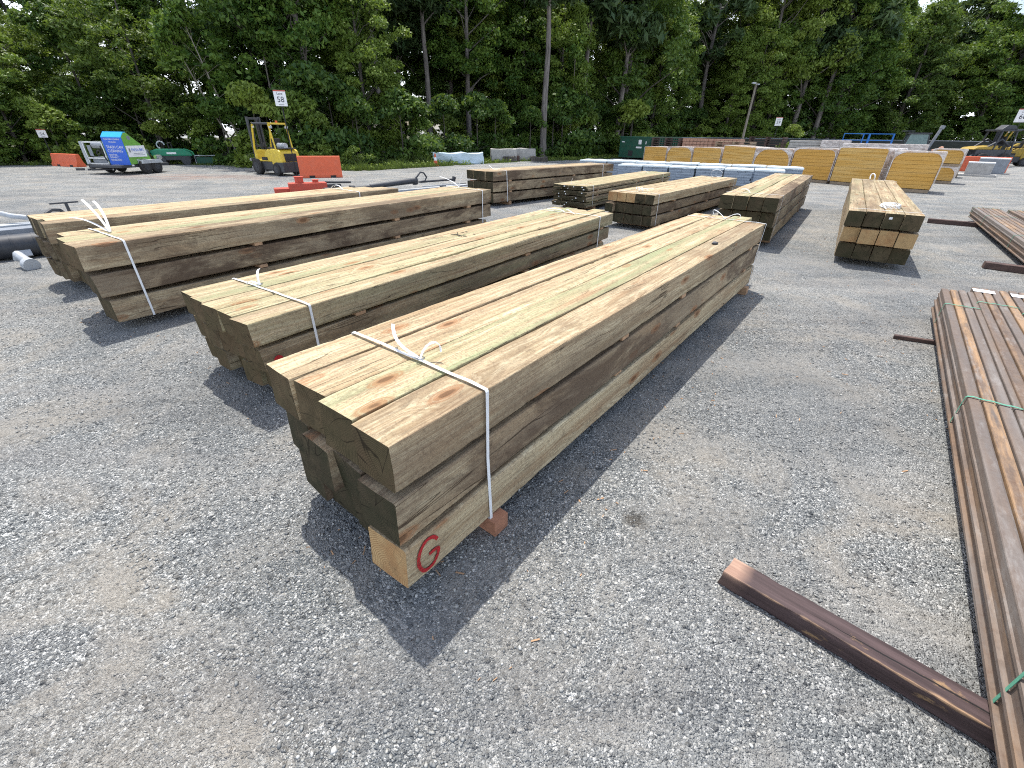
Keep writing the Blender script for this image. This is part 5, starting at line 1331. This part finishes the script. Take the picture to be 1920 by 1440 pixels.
# ------------------------------------------------------------------ trees
def leaves_arrays(centers, radii, per, size, rg, flat=.55, updir=.35, elong=1.6, droop=0):
    """many small leaf sprays: each a four-cornered blade, scattered in the clumps"""
    C = np.repeat(centers, per, axis=0); Rr = np.repeat(radii, per, axis=0)[:, None]
    u = rg.normal(size=C.shape); u /= np.linalg.norm(u, axis=1)[:, None]; r = rg.random(len(C))[:, None] ** .45
    off = u * r * Rr; off[:, 2] *= flat; off[:, 2] -= droop * (off[:, 0] ** 2 + off[:, 1] ** 2) / np.maximum(Rr[:, 0], .01)
    P = C + off
    n = rg.normal(size=C.shape) * .9 + u * .5; n[:, 2] += updir * 2; n /= np.linalg.norm(n, axis=1)[:, None]
    t = rg.normal(size=C.shape); t -= n * (t * n).sum(1)[:, None]; t /= np.linalg.norm(t, axis=1)[:, None]; b = np.cross(n, t)
    s = size * (.55 + .9 * rg.random(len(C)))[:, None]
    V = np.stack([P - t * s * elong * .5, P + b * s * .42 + n * s * .12, P + t * s * elong * .5, P - b * s * .42 + n * s * .12], 1).reshape(-1, 3)
    F = np.arange(len(C) * 4).reshape(-1, 4); return V, F
def crown_centers(rg, n, H, z0, Rmax, shape='oval', front=None):
    out = []; sd = rg.random() * 50
    while len(out) < n:
        q = rg.random(); z = z0 + (H - z0) * q
        if shape == 'oval': rr = Rmax * (math.sin(math.pi * min(1, .18 + q * .80)) ** .65)
        elif shape == 'cone': rr = Rmax * (1 - q * .85)
        else: rr = Rmax * (math.sin(math.pi * (q * .9 + .08)) ** .5)
        a = rg.random() * 6.283; k = rg.random() ** .38
        rr *= 1 + .45 * mnoise.noise(Vector((math.cos(a) * 1.5 + sd, math.sin(a) * 1.5, z * .55)))
        p = Vector((rr * k * math.cos(a), rr * k * math.sin(a), z))
        if mnoise.noise(p * .42 + Vector((sd, 0, 0))) < -.12: continue
        out.append(tuple(p))
    return np.array(out)
def trunk_mesh(H, r0, rg, lean=(0, 0), limbs=(), wig=.12, top=.25):
    b = MB(); pts = []; n = 14; sd = rg.random() * 40
    def P(z): return Vector((lean[0] * z / H + wig * mnoise.noise(Vector((z * .25, sd, 0))), lean[1] * z / H + wig * mnoise.noise(Vector((z * .25, sd, 9))), z))
    pts = [P(H * i / n) for i in range(n + 1)]; rad = [r0 * (1.35 if i == 0 else 1) * (1 - (1 - top) * i / n) for i in range(n + 1)]
    b.tube(pts, rad, 9)
    for c in limbs:
        c = Vector(c); z = max(.5, c.z - (Vector((c.x, c.y, 0)).length) * .7); z = min(z, H * .95); a = P(z); rr = r0 * (1 - (1 - top) * z / H) * .36
        mid_ = a.lerp(c, .5) + Vector((rg.normal() * .15, rg.normal() * .15, .15)); b.tube([a, mid_, c], [rr, rr * .6, rr * .2], 5)
    return b
def make_tree(name, seed, H, z0, Rmax, nclump, per, lsize, rcl, shape='oval', r0=.16, bark_=None, leaf=None, flat=.5, lean=(0, 0), limbs=26, updir=.35, elong=1.6):
    rg = np.random.default_rng(seed); t = bpy.data.objects.new(name, None); COL.objects.link(t)
    cc = crown_centers(rg, nclump, H, z0, Rmax, shape); cc[:, 0] += lean[0] * cc[:, 2] / H; cc[:, 1] += lean[1] * cc[:, 2] / H
    rad = rcl * (.55 + .8 * rg.random(nclump))
    V, F = leaves_arrays(cc, rad, per, lsize, rg, flat, updir, elong, .25)
    npmesh('crown', V, F, leaf or LEAF, t)
    sel = rg.choice(nclump, min(limbs, nclump), replace=False)
    trunk_mesh(H * .93, r0, rg, lean, cc[sel]).build('trunk', bark_ or BARK, t, 0, True)
    t.location = (0, -500, 0); return t
P_edge = [make_tree('broadleaf_tree', 11, 11.5, .9, 3.0, 190, 150, .118, .66, r0=.17), make_tree('broadleaf_tree', 12, 12.5, 1.6, 3.3, 200, 150, .122, .70, r0=.2),
          make_tree('broadleaf_tree', 13, 10.5, .5, 2.7, 180, 150, .112, .62, r0=.14), make_tree('broadleaf_tree', 14, 14.0, 5.4, 3.1, 160, 150, .125, .72, r0=.22, bark_=PBARK)]
P_fine = [make_tree('fine_leaved_tree', 21, 9.0, .8, 3.2, 190, 150, .095, .62, r0=.12, flat=.35, updir=.6, elong=2.4), make_tree('fine_leaved_tree', 22, 8.0, .4, 2.8, 180, 150, .095, .58, r0=.11, flat=.35, updir=.6, elong=2.4)]
P_pine = [make_tree('pine_tree', 31, 15.5, 8.6, 2.5, 60, 110, .20, .75, 'oval', r0=.235, bark_=PBARK, leaf=NEEDLE, limbs=30, elong=3.2), make_tree('pine_tree', 32, 14.0, 6.3, 2.6, 60, 110, .20, .75, 'oval', r0=.2, bark_=PBARK, leaf=NEEDLE, limbs=34, elong=3.2)]
P_sap = [make_tree('young_tree', 41, 7.5, 2.2, 1.3, 36, 70, .14, .55, r0=.055, bark_=PALEBARK, limbs=14), make_tree('young_tree', 42, 6.8, 3.2, 1.1, 30, 70, .14, .5, r0=.06, bark_=PALEBARK, lean=(-1.3, .4), limbs=12)]
P_shrub = [make_tree('leafy_shrub', 51, 2.3, .1, 1.25, 44, 75, .12, .42, 'oval', r0=.04, limbs=14), make_tree('leafy_shrub', 52, 1.5, .05, 1.1, 34, 70, .11, .36, 'oval', r0=.03, limbs=10), make_tree('leafy_shrub', 53, 3.3, .1, 1.5, 60, 80, .13, .5, 'oval', r0=.05, limbs=18)]
PROT = P_edge + P_fine + P_pine + P_sap + P_shrub
rt = random.Random(5)
def plant(proto, x, y, s=1.0, sz=None, label='', cat='tree', group=None, tint=(0, 0), rz=None, tilt=0):
    c = proto.copy(); COL.objects.link(c); c.location = (x, y, 0); c.rotation_euler = (0, tilt, rt.uniform(0, 6.28) if rz is None else rz); c.scale = (s, s, sz or s)
    tag(c, label, cat, group)
    for ch in proto.children:
        d = ch.copy(); COL.objects.link(d); d.parent = c
        if 'trunk' not in d.name: d.color = (tint[0], tint[1], 0, 1)
    return c
# trees one can point at
plant(P_pine[0], -6.35, 37.4, 1.0, label='tall bare-trunked pine rising behind the traffic cone', rz=.6)
plant(P_pine[0], 2.06, 36.3, 1.05, label='tall bare-trunked pine with the thickest trunk, beyond the dark stack at the back', rz=2.2)
plant(P_pine[1], 8.9, 44.0, 1.25, label='tall dark pine rising behind the green dumpster', rz=4.0)
plant(P_pine[1], 11.3, 53.5, 1.3, label='slimmer pine standing a little right of the dumpster pine', rz=1.0, tint=(0, .3))
plant(P_edge[3], -11.3, 28.4, 1.0, label='leafy tree with a long bare curved trunk behind the Lane 58 sign', rz=1.1)
plant(P_edge[3], -3.5, 38.5, 1.0, label='tree with a straight pale trunk behind the pale blue wrapped load', rz=3.3)
plant(P_sap[1], -13.9, 25.6, 1.0, label='thin pale tree leaning left, between the green roller and the forklift', rz=0, tilt=R(-4))
plant(P_sap[1], -14.6, 26.1, .93, label='thinner pale tree leaning beside the leaning one near the green roller', rz=.3, tilt=R(-6))
plant(P_sap[0], -12.9, 27.5, 1.1, label='slim tree whose bare stem shows just behind the forklift mast', rz=2)
plant(P_sap[0], 4.2, 38.4, 1.0, label='thin crooked young tree between the thickest pine and the dumpster', rz=2)
plant(P_sap[0], -5.4, 41.0, 1.1, label='slim dark young tree between the cone pine and the pale straight trunk', rz=5, tint=(0, .5))
plant(P_edge[2], -8.6, 29.5, .92, label='bright green leafy tree reaching to the ground behind the orange barrier', rz=1, tint=(.35, 0))
plant(P_shrub[2], 9.3, 40.5, 1.15, label='bright yellow-green bush right beside the green dumpster', cat='bush', tint=(.8, 0))
plant(P_shrub[2], -18.2, 19.9, .72, label='large light green bush beside the small lane 54 sign', cat='bush', tint=(.5, 0)).location = (-21.9, 23.6, 0)
plant(P_shrub[2], 26.0, 47.2, .75, label='pale young pine bush standing alone before the fence near the 59 sign', cat='bush', tint=(.55, 0))
plant(P_shrub[2], -14.6, 24.0, 1.0, label='bright bush at the wood edge behind the forklift fork', cat='bush', tint=(.6, 0)).location = (-12.2, 23.8, 0)
plant(P_pine[0], -5.15, 41.6, 1.0, label='straight dark pine just right of the pine behind the traffic cone', rz=3, tint=(0, .3))
plant(P_pine[0], -8.9, 33.5, .95, label='bare-trunked pine deep behind the bright tree at the orange barrier', rz=1.3)
plant(P_pine[1], -15.5, 31.5, .95, label='bare-trunked pine behind the two leaning pale trees', rz=2.9)
plant(P_pine[0], 5.6, 42.5, 1.1, label='bare-trunked pine between the thickest pine and the dumpster', rz=4.4, tint=(0, .2))
plant(P_pine[1], 19.8, 55.5, 1.35, label='big dark pine rising behind the lamp pole', rz=.4)
plant(P_pine[1], 33.5, 56.5, 1.4, label='big dark pine behind the blue guard rails', rz=2.4)
# the wall of trees round the yard, front rows to back
def zone(x):
    if x < -17: return ('behind the wash trailer at the far left', 'trees behind the wash trailer')
    if x < -8: return ('between the roller and the forklift', 'trees behind the forklift')
    if x < 7: return ('behind the row of pale concrete blocks', 'trees behind the concrete blocks')
    if x < 27: return ('behind the fence near the lamp pole', 'trees behind the lamp pole')
    return ('behind the fence and loaders at the right', 'trees behind the right-hand fence')
x = -40.0; rows = [(1.6, 2.3, 'front'), (5.0, 2.7, 'second'), (9.5, 3.2, 'third'), (15, 4.0, 'last')]
def row_pts(off, step):
    pts = []; s_ = 0; acc = 0
    V_ = [(a, b) for a, b in VERGE if -60 <= a <= 90]
    for (a, b), (c, d) in zip(V_, V_[1:]):
        L = math.hypot(c - a, d - b); nx_, ny_ = -(d - b) / L, (c - a) / L
        q = acc
        while q < L:
            t_ = q / L; pts.append((a + (c - a) * t_ + nx_ * off, b + (d - b) * t_ + ny_ * off)); q += step
        acc = q - L
    return pts
for off, step, rn in rows:
    for (px, py) in row_pts(off, step * (1.0 if True else 1)):
        az = math.degrees(math.atan2(px, py))
        if abs(az) > 54: continue
        px += rt.uniform(-.9, .9); py += rt.uniform(-.9, 1.2)
        if -12.6 < px < -8.6: py += 3.6
        if -8.6 <= px < 9.5: py += 4.4
        if -7.3 < px < -1.0: py += 6.5
        if 7 < px < 12: py += 3.0
        far = px > 8
        if off < 3 and any(math.hypot(px - a, py - b) < 1.6 for a, b in ((-6.35, 37.4), (2.06, 36.3), (-11.3, 28.4), (-13.9, 25.6), (8.9, 44))): continue
        zz_, gg = zone(px)
        dist = math.hypot(px, py)
        if off < 3 and rt.random() < .22: continue
        hide = False
        for (a, b, cl) in ((-6.35, 37.4, 3.1), (2.06, 36.3, 3.1), (8.9, 44.0, 3.2), (-11.3, 28.4, 2.6), (-3.5, 38.5, 2.6), (-13.9, 25.6, 2.2), (4.2, 38.4, 1.8), (-12.9, 27.5, 1.6), (-5.15, 41.6, 1.4), (-8.9, 33.5, 1.6), (5.6, 42.5, 1.4), (19.8, 55.5, 2.2), (33.5, 56.5, 2.2)):
            L_ = math.hypot(a, b); along = (px * a + py * b) / L_
            if along < L_ + .6 and abs(px * b - py * a) / L_ < cl: hide = True
        if hide: continue
        if px < -14 and off < 12: pr = rt.choice(P_fine + P_fine + [P_edge[2]]); clear = 0; s_ = rt.uniform(.8, 1.05) * (1 if off < 6 else 1.12); kind = 'feathery green tree'
        elif far: pr = rt.choice(P_edge + (P_pine if off > 4 else [])); s_ = rt.uniform(1.15, 1.5); kind = 'leafy tree'
        else: pr = rt.choice(P_edge + ([P_pine[1]] if off > 6 else [])); s_ = rt.uniform(.95, 1.15); kind = 'leafy tree'
        if px < -21: s_ *= .86
        if 11 < px < 24: s_ *= (.80 if off > 4 else .72)
        if px > 30 and off > 4: s_ *= rt.uniform(.72, .95)
        if pr in P_pine: kind = 'dark pine'
        tint = (max(0, rt.gauss(.18, .28)), max(0, rt.gauss(.08 if off < 4 else .3, .22)))
        rw = {'front': 'in the front row', 'second': 'in the second row', 'third': 'deep in the wood', 'last': 'at the back of the wood'}[rn]
        plant(pr, px, py, s_, s_ * rt.uniform(.9, 1.1), label='%s %s, %s' % (kind, rw, zz_), group=kind + 's ' + rw + ' ' + zz_, tint=tint)
# undergrowth: shrubs along the edge
for (px, py) in row_pts(.9, 1.25):
    az = math.degrees(math.atan2(px, py))
    if abs(az) > 52: continue
    if rt.random() < .15: continue
    px += rt.uniform(-.5, .5); py += rt.uniform(-.2, .9)
    if -5.5 < px < 9: py += 3.4
    pr = rt.choice(P_shrub); s_ = rt.uniform(.55, .95) * (1.25 if px > 9 else 1)
    if -7.3 < px < -1.5: py += 3.5; s_ *= .8
    zz_, gg = zone(px)
    plant(pr, px, py, s_, label='leafy shrub at the foot of the wood, ' + zz_, cat='bush', group='shrubs at the wood edge ' + zz_, tint=(max(0, rt.gauss(.2, .25)), max(0, rt.gauss(.1, .2))))
for (px, py) in row_pts(3.6, 2.0):
    az = math.degrees(math.atan2(px, py))
    if abs(az) > 52: continue
    zz_, gg = zone(px)
    plant(P_shrub[2], px + rt.uniform(-.8, .8), py + rt.uniform(-.6, .6), rt.uniform(.8, 1.3), label='dark understorey shrub among the trunks, ' + zz_, cat='bush', group='shrubs among the trunks ' + zz_, tint=(0, rt.uniform(.3, .8)))
for o in PROT:
    for ch in list(o.children): bpy.data.objects.remove(ch)
    bpy.data.objects.remove(o)

# ------------------------------------------------------------------ grass verge and weeds (uncountable)
def grass():
    rg = np.random.default_rng(9); bx, by, hh = [], [], []
    V_ = [(a, b) for a, b in VERGE if -60 <= a <= 60]
    for (a, b), (c, d) in zip(V_, V_[1:]):
        L = math.hypot(c - a, d - b); n = int(L * (900 if -13 < a < 9 else 420))
        q = rg.random(n); dep = rg.random(n) ** 1.5 * 3.2 - .35
        nx_, ny_ = -(d - b) / L, (c - a) / L
        X = a + (c - a) * q + nx_ * dep; Y = b + (d - b) * q + ny_ * dep
        for i in range(n):
            v = mnoise.noise(Vector((X[i] * .8, Y[i] * .8, 3))) + .5 * mnoise.noise(Vector((X[i] * 3, Y[i] * 3, 3)))
            if v < -.22: continue
            tall = 1.0 if -11 < X[i] < -3.5 else (.55 if X[i] < -11 else .4)
            bx.append(X[i]); by.append(Y[i]); hh.append(tall * (.12 + .42 * rg.random() * max(.15, v + .45) * (.35 + min(1, max(0, dep[i] + .3)))))
    n = len(bx); bx, by, hh = map(np.array, (bx, by, hh)); a = rg.random(n) * 6.283; w_ = .006 + .012 * rg.random(n); ln = hh * (.2 + .5 * rg.random(n)); b_ = rg.random(n) * 6.283
    V = np.zeros((n, 4, 3)); V[:, 0] = np.stack([bx - np.cos(a) * w_, by - np.sin(a) * w_, np.zeros(n)], 1); V[:, 1] = np.stack([bx + np.cos(a) * w_, by + np.sin(a) * w_, np.zeros(n)], 1)
    V[:, 2] = np.stack([bx + np.cos(b_) * ln * .5 + np.cos(a) * w_ * .8, by + np.sin(b_) * ln * .5 + np.sin(a) * w_ * .8, hh * .65], 1); V[:, 3] = np.stack([bx + np.cos(b_) * ln, by + np.sin(b_) * ln, hh], 1)
    F = np.arange(n * 4).reshape(-1, 4)
    o = npmesh('grass', V.reshape(-1, 3), F, GRASSM); tag(o, 'rough green grass and weeds along the edge of the wood', 'grass', kind='stuff')
    # broad leaved weeds
    m_ = 900; rg = np.random.default_rng(19); X = []; 
    while len(X) < m_:
        i = rg.integers(0, len(bx)); X.append((bx[i] + rg.normal() * .1, by[i] + rg.normal() * .1, .08 + hh[i] * .6 * rg.random()))
    V, F = leaves_arrays(np.array(X), np.full(m_, .14), 14, .055, rg, .9)
    V[:, 2] = np.maximum(V[:, 2], .01)
    o = npmesh('weeds', V, F, LEAF); o.color = (.5, 0, 0, 1); tag(o, 'low broad-leaved weeds among the verge grass', 'weeds', kind='stuff')
grass()
